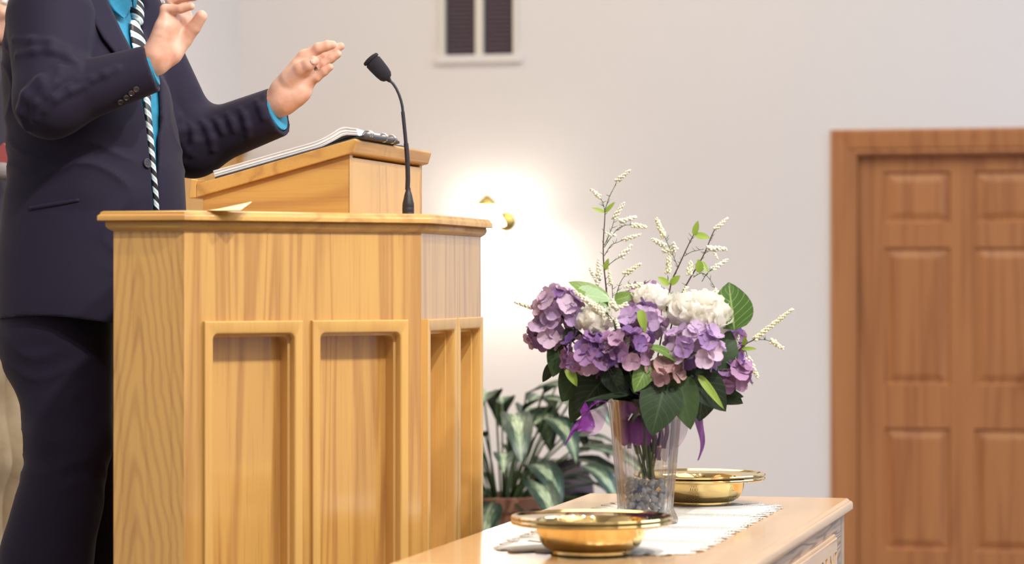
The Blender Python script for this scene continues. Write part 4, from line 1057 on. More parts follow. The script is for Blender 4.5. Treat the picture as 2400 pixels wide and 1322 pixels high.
spray('white flowering spray leaning right between the big white bloom and the heart-shaped leaf', -.0,
      [[(1588, 710), (1602, 680), (1620, 648), (1640, 615), (1655, 585), (1667, 555), (1676, 536)], [(1625, 650), (1643, 640), (1658, 648), (1672, 668), (1680, 684)], [(1645, 660), (1658, 640), (1672, 628)], [(1650, 595), (1662, 588)]],
      [(1676, 538, 1706, 510, 12), (1658, 582, 1703, 584, 15), (1672, 586, 1682, 608, 9), (1670, 632, 1706, 607, 12), (1615, 644, 1620, 612, 15), (1674, 680, 1703, 710, 12), (1610, 672, 1600, 690, 10), (1638, 694, 1662, 700, 13)],
      [(1640, 640, 1638, 608, 20), (1645, 612, 1660, 640, 11)])
spray('long white flowering spray reaching out furthest right', -.02,
      [[(1700, 850), (1722, 830), (1745, 808), (1768, 796), (1785, 786)], [(1768, 797), (1790, 796), (1806, 800)], [(1745, 812), (1750, 830), (1754, 845)]],
      [(1768, 795, 1858, 724, 14), (1806, 798, 1837, 818, 12), (1750, 838, 1777, 886, 15), (1724, 812, 1732, 786, 9)],
      [(1738, 818, 1772, 818, 9), (1742, 812, 1748, 788, 10)])
spray('short white flowering spray poking out furthest left', .0,
      [[(1290, 742), (1275, 734), (1262, 728), (1248, 721)]], [(1247, 721, 1205, 708, 10)])
spray('thick white flowering spray crossing the left front of the bouquet', -.105,
      [[(1438, 752), (1425, 738), (1410, 725), (1400, 716)], [(1470, 770), (1478, 758)]],
      [(1418, 735, 1346, 684, 17), (1436, 752, 1418, 736, 12), (1452, 775, 1444, 748, 11), (1466, 815, 1472, 782, 15), (1432, 705, 1446, 728, 16), (1470, 712, 1448, 724, 13), (1496, 772, 1510, 776, 8)])
# ------------------------------------------------------------------ ribbon
def strip(pts, widths, tw=None, nv=4):
    """pts: world points along the band, widths: vectors across it"""
    m = MB(); rs = []
    for i, (p, w) in enumerate(zip(pts, widths)):
        rs.append([p + w*(j/nv-.5) + Vector((0, .004*math.sin(j*1.7+i*.8), 0)) for j in range(nv+1)])
    return m.rings(rs, False)
def px_strip(rows, d):     # rows: (x0,y0,x1,y1) the two edges in the photograph
    pts = []; ws = []; fine = []
    for i in range(len(rows)-1):
        for k in range(4):
            t = k/4; q0 = rows[max(0, i-1)]; q1 = rows[i]; q2 = rows[i+1]; q3_ = rows[min(len(rows)-1, i+2)]
            fine.append([.5*(2*q1[c]+(q2[c]-q0[c])*t+(2*q0[c]-5*q1[c]+4*q2[c]-q3_[c])*t*t+(3*q1[c]-q0[c]-3*q2[c]+q3_[c])*t**3) for c in range(len(q1))])
    fine.append(rows[-1])
    for r in fine:
        dd = d + (r[4] if len(r) > 4 else 0)
        a = P(r[0], r[1], YV+dd); b = P(r[2], r[3], YV+dd+.006); pts.append((a+b)/2); ws.append(b-a)
    return strip([p-VC for p in pts], ws)
rb = empty('ribbon', VC); tag(rb, 'purple and sheer lilac ribbon tied round the stems at the vase mouth', 'ribbon')
px_strip([(1400, 935, 1440, 945), (1380, 962, 1385, 945), (1355, 985, 1368, 1008), (1338, 1010, 1350, 1010), (1322, 1046, 1325, 1044)], -.075).build('tail', RIB, rb, 180)
px_strip([(1360, 962, 1372, 940), (1362, 985, 1395, 1000), (1352, 1010, 1356, 1012)], -.078).build('tail', RIB, rb, 180)
px_strip([(1425, 940, 1385, 935), (1418, 975, 1372, 950), (1412, 1002, 1366, 975), (1398, 1018, 1362, 1000), (1380, 1020, 1356, 1008)], -.07).build('loop', RIBS, rb, 180)
px_strip([(1425, 955, 1400, 940), (1422, 975, 1375, 968), (1405, 1012, 1350, 1004), (1378, 1021, 1352, 1010)], -.055).build('loop', RIBS, rb, 180)
px_strip([(1600, 940, 1645, 950), (1622, 975, 1647, 970), (1630, 995, 1648, 990), (1640, 1030, 1652, 1025), (1640, 1060, 1650, 1050), (1634, 1080, 1638, 1078)], -.03).build('tail', RIB, rb, 180)
px_strip([(1560, 950, 1600, 960), (1570, 985, 1612, 1000), (1572, 1020, 1604, 1030), (1572, 1045, 1588, 1050)], .02).build('loop', RIBS, rb, 180)
px_strip([(1520, 960, 1580, 985), (1530, 1010, 1582, 1030), (1535, 1060, 1560, 1085)], .03).build('loop', RIBS, rb, 180)
kn = MB(); rk = random.Random(5)
for i in range(16):
    a = rk.random()*6.28; kn.ball((-.024+.028*math.cos(a), .022*math.sin(a), .215+rk.uniform(-.035, .05)), (.016, .014, .030), 10, 7)
kn.build('knot', RIB, rb, 180)
for i in range(7):
    x = -.03+.012*i; kk = [Vector((x+.004*math.sin(j+i), .01*math.sin(i*2.1), .215-.012*j)) for j in range(6+i % 3)]
    strip(kk, [Vector((.009, .004*math.sin(j+i), 0)) for j in range(len(kk))]).build('fold', RIB, rb, 180)

# ------------------------------------------------------------------ potted plant behind the pulpit
PP = C(-2.07, 8.25, PLAT)
pot = empty('potted_plant', PP); tag(pot, 'leafy variegated houseplant in a terracotta pot on the platform behind the pulpit', 'plant')
MB().lathe([(0, 0), (.10, 0), (.105, .004), (.135, .20), (.15, .205), (.152, .245), (.14, .248), (.135, .21), (0, .205)], 40).build('pot', TERRA, pot, 40)
MB().lathe([(0, .215), (.136, .212)], 24).build('soil', SOIL, pot, 180)
rq = random.Random(21); vm = [leaf_mesh('blade', 1.0, .25+.03*i, 1.0+.25*i, .22, 14, 5, .85, .02, i) for i in range(4)]
for me in vm: me.materials.append(PLANT)
for i in range(66):
    a = i*2.39996 + rq.uniform(-.3, .3); lev = (i+.5)/66; el = R(80 - 98*lev) + rq.uniform(-.12, .12)
    Lp = rq.uniform(.15, .30)*(1.25 if lev < .4 else .95)
    d = Vector((math.cos(a)*math.cos(el), math.sin(a)*math.cos(el), math.sin(el))); s0 = Vector((.03*math.cos(a), .03*math.sin(a), .21)); e0 = s0 + d*Lp + Vector((0, 0, .05))
    MB().tube([s0, s0.lerp(e0, .5)+Vector((0, 0, .02)), e0], .0035, 6).build('leaf_stalk', STEMG, pot, 60)
    L = rq.uniform(.24, .36); out = Vector((math.cos(a), math.sin(a), rq.uniform(-.15, .35) + .5*(1-lev))).normalized()
    f = bpy.data.objects.new('leaf', vm[i % 4]); COL.objects.link(f); f.parent = pot
    f.matrix_basis = Matrix.Translation(e0) @ frame(Vector((0, 0, 0)), out, Vector((0, -.15, 1))).to_4x4() @ Matrix.Scale(L, 4)
DP = P(1312, 1130, 8.95); DP.z = PLAT
dp = MB().lathe([(0, 0), (.07, 0), (.075, .004), (.10, .08), (.115, .18), (.108, .26), (.085, .30), (.07, .31), (.072, .325), (.062, .325), (.06, .31), (0, .30)], 40).build('urn', DARKPOT, smooth=40); dp.location = DP
tag(dp, 'dark rounded urn on the platform, half hidden by the right side of the houseplant', 'urn')

# ------------------------------------------------------------------ wall lamp
sw = Vector(PL(1186, 520, LW)); so_ = empty('wall_lamp', sw, TH); tag(so_, 'brass wall lamp with a glowing frosted shade, right of the pulpit on the far wall', 'lamp')
bp = MB().lathe([(0, 0), (.045, .0), (.05, .004), (.042, .012), (.030, .018), (.012, .024), (.010, .05), (.014, .056), (.016, .064), (.010, .072), (.004, .080), (0, .082)], 32)
b_ = bp.build('backplate', BRASS, so_, 50); b_.rotation_euler = (R(90), 0, 0)
SL = inv @ (SCONCE - sw)
MB().tube([(0, -.03, 0), (-.01, -.07, -.02), (SL.x*.5, -.12, -.03), (SL.x, SL.y-.0, -.02), (SL.x, SL.y, .05), (SL.x, SL.y, .075)], .006, 10).build('arm', BRASS, so_, 60)
MB().lathe([(0, .125), (.012, .122), (.018, .112), (.034, .104), (.046, .088), (.048, .070), (.044, .066), (.0, .066)], 28, c=(SL.x, SL.y, 0)).build('shade_cap', BRASS, so_, 50)
MB().lathe([(.040, .072), (.050, .050), (.060, .02), (.078, -.010), (.082, -.016), (.079, -.016), (.074, -.010), (.057, .02), (.047, .050), (.038, .070)], 36, c=(SL.x, SL.y, 0)).build('shade', SHADE, so_, 60)

# ------------------------------------------------------------------ the speaker
LP = 5.70                                  # church plane in which he stands
def zrow(y, Y=6.1): return H + (661-y)*Y/F
# torso sections read from the photograph: row, back column, front column, half width across
SEC = [(-95, 215, 300, .062), (-62, 150, 300, .115), (-35, 95, 298, .185), (0, 62, 300, .215), (50, 38, 316, .222), (110, 26, 343, .225), (200, 20, 381, .22), (300, 28, 408, .212),
       (400, 30, 424, .205), (500, 14, 430, .205), (600, 5, 434, .215), (700, 4, 438, .225), (760, 6, 440, .228)]
zz = []; ca = []; rx = []; ry = []
for y, xl, xr, w in SEC[::-1]:
    k = ((xl+xr)/2-1200)/F; Y = LP/(CT-ST*k); c = PL((xl+xr)/2, y, LP); hw = (xr-xl)/2*Y/F
    zz.append(c.z); ca.append(toC(c)[0]); ry.append(w); rx.append(math.sqrt(max(.003, hw*hw-(w*.24)**2))/.971)
zz, ca, rx, ry = map(np.array, (zz, ca, rx, ry))
def chc(p): return CT*p[..., 0]+ST*p[..., 1], -ST*p[..., 0]+CT*p[..., 1], p[..., 2]
def torso(p, off=0.0, cl=LP):
    a, l, z = chc(p); A = np.interp(z, zz, ca); RX = np.interp(z, zz, rx)+off; RY = np.interp(z, zz, ry)+off
    u = np.abs(a-A)/RX; v = np.abs(l-cl)/RY; e = 2.25
    return ((u**e+v**e)**(1/e)-1)*np.minimum(RX, RY)*.92
def A3(v): return np.array(v, np.float32)
# joints
RS = A3(PL(118, 42, 5.51)); RE = A3(PL(118, 238, 5.42)); RW = A3(PL(357, 160, 5.47))
LS = A3(PL(292, 35, 5.885)); LE = A3(PL(452, 338, 5.97)); LWR = A3(PL(651, 262, 5.95))
def folds(p, c, ax, amp, fr, sd):
    q = p - c; t = q @ ax; w = np.sin(q[..., 0]*23+sd)+np.sin(q[..., 1]*19+sd*2)+np.sin(q[..., 2]*27+sd*3)
    s = np.sin(t*fr + w*1.9 + sd); g = np.clip(.35+.9*np.sin(q[..., 0]*11+q[..., 2]*9+q[..., 1]*13+sd*5), 0, 1)
    return amp*(1-np.abs(s))**1.5*g
def unit(v): return v/np.linalg.norm(v)
def sleeve0(p, s_, e_, w_, rs, re0, re1, rw, k):
    return smin(cone(p, s_, e_, rs, re0), cone(p, e_, w_+unit(w_-e_)*.02, re1, rw), k)
CRE = {}
def ridges(key, fn, lines):      # raised folds of the cloth along lines read from the photograph
    out = []
    for pts, r in lines:
        q = []
        for x, y in pts:
            m_ = march(fn, x, y)
            if m_ is not None: q.append(A3(m_ + grad(fn, m_)*(r*-.15)))
        out += [(q[i], q[i+1], r*(.2+.8*math.sin(math.pi*(i+.1)/len(q))), r*(.2+.8*math.sin(math.pi*(i+1.1)/(len(q)+.2)))) for i in range(len(q)-1)]
    CRE[key] = out
def with_ridges(p, d, key):
    for a, b, r0, r1 in CRE.get(key, ()): 
        near = np.abs(d) < .05
        if not near.any(): continue
        d = d.copy() if d.base is not None else d
        dd = d[near]; d[near] = smin(dd, cone(p[near], a, b, r0, r1), .012)
    return d
RP = (.094, .074, .070, .049, .035); LPAR = (.088, .072, .066, .056, .04)
def cutend(d, p, w_, e_, tilt=None):
    n = unit(w_-e_ + (tilt if tilt is not None else 0)); return np.maximum(d, (p-w_) @ n)
ridges('r', lambda p: sleeve0(p, RS, RE, RW, *RP), [([(6, 148), (38, 130), (80, 120), (120, 117), (155, 130), (182, 152)], .010), ([(30, 92), (75, 94), (120, 100), (165, 118)], .007),
   ([(184, 160), (140, 163), (95, 190), (62, 225), (50, 262), (62, 300)], .012), ([(184, 168), (140, 178), (105, 205), (84, 240), (80, 280)], .009), ([(170, 178), (130, 196), (108, 222)], .007),
   ([(186, 188), (215, 186), (245, 174), (275, 160)], .005), ([(105, 262), (130, 232), (165, 212), (200, 200)], .006)])
ridges('l', lambda p: sleeve0(p, LS, LE, LWR, *LPAR), [([(440, 288), (452, 306), (456, 330), (448, 360)], .007), ([(472, 284), (486, 300), (496, 325), (498, 350)], .006), ([(503, 279), (514, 292), (522, 310)], .005), ([(532, 268), (543, 284), (548, 304)], .005),
   ([(562, 256), (573, 272), (580, 296), (582, 318)], .005), ([(600, 236), (611, 252), (618, 276)], .005), ([(402, 245), (418, 275), (426, 305), (424, 330)], .007), ([(470, 330), (440, 352), (428, 380)], .006)])
def rs_(p): return with_ridges(p, sleeve0(p, RS, RE, RW, *RP), 'r')
def ls_(p): return with_ridges(p, sleeve0(p, LS, LE, LWR, *LPAR), 'l')
HEM = zrow(748)
# opening of the jacket front, read as photo columns of the near and far edges
OP = [(-110, 225, 330), (0, 236, 330), (60, 262, 338), (120, 292, 348), (180, 318, 375), (230, 334, 383), (330, 350, 378), (420, 358, 374), (500, 362, 374), (600, 366, 372), (760, 362, 376)]
def surf_l(px, py):
    q = march(lambda p: torso(p, .0), px, py)
    if q is None:                      # beyond the outline: walk in until the body is met
        x = px
        while q is None and x > 100: x -= 2; q = march(lambda p: torso(p, .0), x, py)
        return toC(q)[1] + (px-x)*.0012
    return toC(q)[1]
oz = []; on = []; of = []
for y, xn, xf in OP[::-1]:
    oz.append(zrow(y)); on.append(surf_l(xn, max(y, -60))); of.append(surf_l(xf, max(y, -60)))
oz, on, of = map(np.array, (oz, on, of))
def front_cut(p):          # negative inside the open V of the jacket
    a, l, z = chc(p); n = np.interp(z, oz, on); f = np.interp(z, oz, of); A = np.interp(z, zz, ca)
    return np.maximum(np.maximum(n-l, l-f), A+.02-a)
def jacket_solid(p):
    d = torso(p, 0.0)
    z = p[..., 2]
    back = folds(p, A3(PL(60, 300, LP)), unit(A3((.3, .2, 1))), .0035, 22, 7)
    d = d - back
    arm_r = rs_(p); arm_l = ls_(p)
    arm_r = cutend(arm_r, p, RW, RE); arm_l = cutend(arm_l, p, LWR, LE)
    # sleeve ends are hollow
    arm_r = np.maximum(arm_r, -np.maximum(cone(p, RE+(RW-RE)*.8, RW+(RW-RE)*.3, .040, .039), -(p-(RW-unit(RW-RE)*.045)) @ unit(RW-RE)))
    arm_l = np.maximum(arm_l, -np.maximum(cone(p, LE+(LWR-LE)*.8, LWR+(LWR-LE)*.3, .046, .046), -(p-(LWR-unit(LWR-LE)*.045)) @ unit(LWR-LE)))
    d = smin(d, arm_l, .03); d = smin(d, arm_r, .022)
    return d
def jacket(p):
    d = jacket_solid(p)
    inner = torso(p, -.011)
    arms = np.minimum(cone(p, RS, RE, .06, .05), cone(p, LS, LE, .06, .05))
    shell = np.maximum(d, -np.maximum(inner, -np.minimum(1, arms*0+1)))
    cutv = front_cut(p); near_arm = np.minimum(rs_(p), 1)
    d2 = smax(shell, -np.maximum(cutv, torso(p, .03)), .006)
    # the near sleeve crosses the opening and is not cut by it
    d2 = np.minimum(d2, cutend(np.maximum(rs_(p), -cone(p, RE+(RW-RE)*.8, RW+(RW-RE)*.3, .040, .039)*1.0), p, RW, RE)) if True else d2
    hem = HEM - p[..., 2] - .010*np.sin(p[..., 0]*14)
    d2 = np.maximum(d2, hem)
    top = p[..., 2] - zrow(-88)
    return np.maximum(d2, top)
mn = np.minimum.reduce([A3(P(-10, 780, 5.6)), RS-.12, RE-.12, A3(P(-10, 780, 6.6))]); mx_ = np.maximum.reduce([LWR+.09, LS+.14, A3(P(445, -100, 6.4))])
mn[2] = HEM-.02; mx_[2] = zrow(-92)+.01; mn[0] = min(mn[0], P(-20, 0, 6.3).x); mn[1] = min(5.35, mn[1]); mx_[1] = max(mx_[1], 6.5)
man = empty('person', C(-2.36, LP, PLAT)); INVM = Vector(man.location)
tag(man, 'man in dark suit, teal shirt and striped tie at the pulpit, both hands raised', 'person')
def rel(VQ): V, Q = VQ; return V - A3(INVM), Q
jk = sdf_obj('jacket', [rel(nets(jacket, mn, mx_, .0045))], SUIT, man)
# shirt body
def shirt(p):
    d = torso(p, -.016); n0 = A3(PL(262, -60, LP))
    d = smin(d, cone(p, A3(PL(235, -40, LP)), A3(PL(272, -112, LP)), .078, .066), .03)
    return np.maximum(np.maximum(d, zrow(730)-p[..., 2]), p[..., 2]-zrow(-95))
sh = sdf_obj('shirt', [rel(nets(shirt, mn, mx_, .0075))], SHIRT, man)
def proj(fn, px, py, off):
    q = march(fn, px, py)
    if q is None:
        x = px
        while q is None and x > 60: x -= 1.5; q = march(fn, x, py)
    g = grad(fn, q); return q + g*off
def patch(name, fn, rows, off, m, nv=6, uvs=None, thick=.003, sub=4, arch=0.0):
    fine = []
    for i in range(len(rows)-1):
        for k in range(sub): t = k/sub; fine.append([rows[i][c]*(1-t)+rows[i+1][c]*t for c in range(4)]+[i+t])
    fine.append(list(rows[-1])+[len(rows)-1]); mb = MB(); rs = []; uv = []
    for r in fine:
        row = []
        for j in range(nv+1):
            v = j/nv; row.append(proj(fn, r[0]*(1-v)+r[2]*v, r[1]*(1-v)+r[3]*v, off + arch*math.sin(math.pi*v)) - INVM); uv.append((v, r[4] if name != 'tie' else r[1]/30.0))
        rs.append(row)
    mb.rings(rs, False, uv=uv); o = mb.build(name, m, man, 180)
    s_ = o.modifiers.new('thick', 'SOLIDIFY'); s_.thickness = thick; s_.offset = -1
    return o
jfn = lambda p: torso(p, 0.0)
sfn = lambda p: torso(p, -.016)
# tie with knot
patch('tie', sfn, [(299, 52, 318, 56), (299, 75, 328, 78), (302, 100, 335, 102), (308, 125, 340, 127), (318, 160, 348, 160), (328, 200, 350, 200), (331, 240, 344, 240), (335, 280, 347, 280), (341, 330, 351, 330), (349, 400, 356, 400), (354, 450, 361, 450), (357, 500, 364, 500)], .006, TIE, arch=.006)
def knot(p):
    c0 = A3(proj(sfn, 308, 20, .012)); c1 = A3(proj(sfn, 312, 52, .012))
    return np.maximum(cone(p, c0, c1, .0215, .013), -1)
kc = proj(sfn, 309, 36, .012); V_, Q_ = nets(knot, A3(kc)-.05, A3(kc)+.05, .0025)
ko = sdf_obj('tie_knot', [(V_-A3(INVM), Q_)], TIE, man)
uvl = ko.data.uv_layers.new(name='UVMap'); idx = np.zeros(len(ko.data.loops), np.int32); ko.data.loops.foreach_get('vertex_index', idx)
uvl.data.foreach_set('uv', np.stack([-(V_[:, 0]+V_[:, 1])*26, V_[:, 2]*26+.3], 1).astype(np.float32)[idx].ravel())
# collar wings, shirt placket
patch('collar', shirt, [(228, -70, 296, -60), (235, -40, 298, -34), (240, -12, 297, -4), (246, 10, 294, 14), (256, 26, 288, 30), (268, 36, 281, 42), (275, 43, 278, 45)], .010, SHIRT, thick=.004)
patch('collar', shirt, [(299, -60, 306, -60), (299, -20, 305, -20), (299, 2, 306, 4), (301, 12, 308, 18)], .012, SHIRT, thick=.004)
# lapel of the near front
lap = patch('lapel', jfn, [(180, -60, 226, -60), (186, -20, 233, -22), (200, 20, 245, 12), (216, 60, 262, 50), (236, 95, 278, 84), (262, 128, 295, 116), (292, 160, 308, 148)], .0065, SUIT, nv=6, thick=.006)
patch('pocket_flap', jacket, [(70, 484, 70, 492), (110, 476, 112, 486), (150, 470, 152, 479), (185, 465, 186, 472)], .002, SUIT, nv=2, thick=.004)
# buttons
def disc(name, fn, px, py, r, m, off=.003):
    q = proj(fn, px, py, off); g = grad(fn, q)
    mb = MB().lathe([(0, -.001), (r, -.001), (r*1.02, .0005), (r*.96, .0019), (r*.80, .0021), (r*.72, .0012), (0, .0010)], 24)
    for sx in (-1, 1):
        for sy in (-1, 1): mb.ball((sx*r*.22, sy*r*.22, .0012), r*.10, 6, 4)
    o = mb.build(name, m, man, 40); o.location = q-INVM; o.rotation_mode = 'QUATERNION'; o.rotation_quaternion = g.to_track_quat('Z', 'Y'); return o
disc('button', jacket, 343, 383, .0105, BUTTON)
for x, y in ((281, 236), (295, 226), (307, 216), (318, 207)): disc('cuff_button', jacket, x, y, .0065, BUTTON, .004)
# shirt cuffs
def cuff(w_, e_, r, ext, name='shirt_cuff'):
    ax = Vector(unit(w_-e_)); a0 = Vector(w_)-ax*.05; a1 = Vector(w_)+ax*ext
    m = MB(); m.tube([a0-INVM, Vector(w_)-INVM, a1-INVM], [r*1.02, r*1.01, r], 36, False)
    i_ = MB(); i_.tube([a1-INVM, Vector(w_)-INVM-ax*.02], [r*.93, r*.9], 36, False); m.add(i_.v, i_.f)
    n = 36
    for j in range(n): m.f.append((2*n+j, 2*n+(j+1) % n, 3*n+(j+1) % n, 3*n+j))
    return m.build(name, SHIRT, man, 60)
cuff(RW, RE, .0375, .004); cuff(LWR, LE, .0435, .001)
# trousers
HIPZ = zrow(800)
def trousers(p):
    def J(px, py, l): return A3(PL(px, py, l))
    seat = ell(p, J(128, 760, LP), (.125, .20, .17), None)
    nl = smin(cone(p, J(142, 790, 5.62), J(165, 1035, 5.61), .108, .092), cone(p, J(165, 1035, 5.61), J(108, 1320, 5.60), .090, .098), .02)
    nl = smin(nl, cone(p, J(108, 1320, 5.60), J(95, 1585, 5.60), .098, .085), .03)
    fl = smin(cone(p, J(165, 790, 5.80), J(225, 1050, 5.83), .108, .09), cone(p, J(225, 1050, 5.83), J(190, 1585, 5.84), .09, .08), .03)
    kn_ = np.clip(1-vlen(p-J(120, 1010, 5.6))/.30, 0, 1)
    d = smin(np.minimum(nl, fl), seat, .05)
    d = d - folds(p, J(150, 1000, 5.6), unit(A3((.55, .1, .8))), .010, 26, 3)*kn_ - .003*np.sin(p[..., 2]*19+p[..., 0]*30)
    d = np.maximum(d, p[..., 2]-zrow(700))
    return np.maximum(d, PLAT+.035-p[..., 2])
lo_ = np.minimum(A3(PL(-10, 800, 5.5)), A3(C(-2.62, 5.45, 0))); hi_ = np.maximum(A3(PL(330, 800, 5.95)), A3(C(-2.1, 6.0, 0))); lo_[2] = PLAT; hi_[2] = zrow(690)
sdf_obj('trousers', [rel(nets(trousers, lo_-A3((.06, .12, 0)), hi_+A3((.06, .12, 0)), .008))], SUIT, man)
for px, l in ((104, 5.60), (196, 5.84)):
    h0 = A3(PL(px, 1590, l)); h0[2] = PLAT+.05; t0 = h0 + A3(C(.19, 0, 0)); t0[2] = PLAT+.038; hb_ = h0 - A3(C(.05, 0, 0)); hb_[2] = PLAT+.045
    def shoe(p): return np.maximum(smin(smin(cone(p, hb_, h0+A3((0, 0, .04)), .036, .045), cone(p, h0, t0, .048, .036), .03), cone(p, t0, t0+.0001, .044, .044), .02), PLAT-p[..., 2]+.002)
    mi_ = np.minimum(hb_, t0)-.06; ma_ = np.maximum(hb_, t0)+.08; mi_[2] = PLAT
    sdf_obj('shoe', [rel(nets(shoe, mi_, ma_, .006))], SHOE, man)

# ------------------------------------------------------------------ hands: joints read from the photograph (column, row, depth against the wrist plane)
def hand(W, base_l, palm, blobs, fingers, thumb, arm, h=.0013, rw=.027):
    def J(q): return A3(PL(q[0], q[1], base_l+q[2]))
    w = J(W)
    def f(p):
        d = cone(p, A3(arm), w, rw*.85, rw)
        for i, q in enumerate(palm):
            d = smin(d, cone(p, w+(J(q)-w)*.12, J(q), rw*.72, q[3]), .012)
            if i: d = smin(d, cone(p, J(palm[i-1]), J(q), palm[i-1][3]*.97, q[3]*.97), .010)
        for q in blobs: d = smin(d, cone(p, J(q[0:3]), J(q[3:6]), q[6], q[7]), .014)
        ch = []
        for i, fg in enumerate(fingers):
            pts = [J(palm[i])] + [J(q) for q in fg]; r = [palm[i][3]*.80] + [q[3] for q in fg]; c = None
            for k in range(len(pts)-1):
                s = cone(p, pts[k], pts[k+1], r[k], r[k+1]*(1 if k == len(pts)-2 else .96)); c = s if c is None else smin(c, s, .0035)
            ch.append(c)
        dd = None
        for c in ch:
            q = smin(d, c, .010); dd = q if dd is None else np.minimum(dd, q)
        pts = [J(q) for q in thumb]; r = [q[3] for q in thumb]; c = None
        for k in range(len(pts)-1):
            s = cone(p, pts[k], pts[k+1], r[k], r[k+1]); c = s if c is None else smin(c, s, .004)
        dd = smin(dd, c, .009)
        # creases where the fingers and the thumb bend
        return dd
    allp = [w, A3(arm)] + [J(q) for q in palm] + [J(q) for fg in fingers for q in fg] + [J(q) for q in thumb]
    lo = np.min(allp, 0)-.034; hi = np.max(allp, 0)+.034
    return nets(f, lo, hi, h), J, f
rh_f = [[(430, -22, .052, .0098), (452, -40, .048, .0092), (474, -46, .044, .0078)],
        [(413, -20, .034, .0102), (440, -32, .030, .0095), (466, -30, .028, .0080)],
        [(399, 2, .014, .0102), (428, -5, .012, .0092), (455, -6, .012, .0078)],
        [(387, 22, -.004, .0112), (423, 21, -.006, .0096), (448, 15, -.006, .0080)]]
rh_p = [(430, 42, .052, .0175), (416, 44, .034, .0185), (401, 50, .014, .0190), (384, 66, -.006, .0185)]
RH, RJ, RHf = hand((362, 138, .0), 5.475, rh_p, [(366, 142, .0, 396, 122, .014, .030, .027), (366, 128, -.010, 377, 88, -.010, .024, .018), (394, 122, .020, 420, 96, .034, .026, .020), (385, 100, .005, 400, 70, .015, .020, .017)], rh_f,
               [(404, 122, .026, .021), (433, 92, .030, .0165), (455, 64, .026, .0142), (472, 38, .020, .0125)], RW-(RW-RE)*.35, rw=.031)
lh_p = [(716, 137, .004, .0185), (723, 154, .008, .0195), (724, 171, .008, .0195), (717, 189, .004, .0190)]
lh_f = [[(746, 113, .000, .0125), (768, 106.5, .004, .0112), (780, 105, .006, .0092)],
        [(760, 130, .012, .0122), (785, 114, .016, .0108), (799, 108.5, .018, .0088)],
        [(757, 150, .008, .0120), (777, 136, .010, .0106), (792, 127, .012, .0086)],
        [(742, 181, -.002, .0112), (760, 167, -.004, .0102), (773, 157.5, -.004, .0084)]]
LH, LJ, LHf = hand((658, 232, .0), 5.945, lh_p, [(662, 238, .0, 690, 224, .002, .032, .026), (672, 232, .0, 706, 214, .002, .027, .024), (664, 207, -.006, 700, 160, -.006, .027, .022), (690, 200, .006, 712, 175, .006, .024, .020)], lh_f,
               [(680, 186, -.016, .0220), (703, 163, -.026, .0170), (722, 152, -.030, .0142), (735, 143.5, -.030, .0120)], LWR-(LWR-LE)*.35, rw=.034)
# forearms, neck and head belong to the same body mesh
HX = A3(PL(292, -165, LP)); fw = A3(C(1, 0, 0)); lf = A3(C(0, 1, 0)); up_ = A3((0, 0, 1))
def head_fn(c, fwd, left, sc=1.0):
    Rm = np.stack([fwd, left, up_], 1)
    def f(p):
        q = ((p-c) @ Rm)/sc
        d = ell(q, (-.012, 0, .030), (.098, .076, .088)); d = smin(d, ell(q, (.022, 0, -.030), (.070, .058, .078)), .03)
        d = smin(d, ell(q, (.052, 0, -.088), (.030, .026, .022)), .025); d = smin(d, cone(q, A3((-.02, .05, -.06)), A3((.045, .022, -.088)), .018, .016), .02); d = smin(d, cone(q, A3((-.02, -.05, -.06)), A3((.045, -.022, -.088)), .018, .016), .02)
        d = smin(d, cone(q, A3((.086, 0, .012)), A3((.112, 0, -.026)), .008, .012), .010); d = smin(d, ell(q, (.100, .012, -.030), (.010, .008, .007)), .006); d = smin(d, ell(q, (.100, -.012, -.030), (.010, .008, .007)), .006)
        for s in (-1, 1):
            d = smax(d, -ell(q, (.088, .031*s, .004), (.016, .017, .011)), .010)
            d = smin(d, cone(q, A3((.088, .014*s, .020)), A3((.078, .046*s, .020)), .006, .005), .008)
            d = smin(d, ell(q, (-.006, .080*s, -.004), (.017, .007, .030)), .006); d = smax(d, -ell(q, (.0, .089*s, -.002), (.009, .005, .016)), .004)
            d = smin(d, ell(q, (.074, .036*s, -.026), (.02, .018, .016)), .016)
        d = smin(d, ell(q, (.090, 0, -.052), (.010, .024, .0055)), .005); d = smin(d, ell(q, (.088, 0, -.062), (.010, .020, .0060)), .005); d = smax(d, -ell(q, (.101, 0, -.0568), (.010, .022, .0012)), .002)
        d = smin(d, cone(q, A3((-.045, 0, -.16)), A3((-.02, 0, -.05)), .062, .056), .025)
        return d*sc
    return f
hf = head_fn(HX, fw, lf)
core = lambda p: np.maximum(torso(p, -.03), zrow(650)-p[..., 2])
HEADM = nets(lambda p: np.maximum(hf(p), zrow(-60)-p[..., 2]), HX-A3((.14, .14, .21)), HX+A3((.14, .14, .14)), .0036)
arms = lambda p: np.minimum(np.minimum(smin(cone(p, RS, RE, .055, .045), cone(p, RE, RE+(RW-RE)*.72, .042, .028), .02), smin(cone(p, LS, LE, .055, .045), cone(p, LE, LE+(LWR-LE)*.72, .042, .028), .02)), core(p))
ARMM = nets(arms, mn, mx_, .012)
sdf_obj('body', [rel(HEADM), rel(ARMM), rel(RH), rel(LH)], SKIN, man)
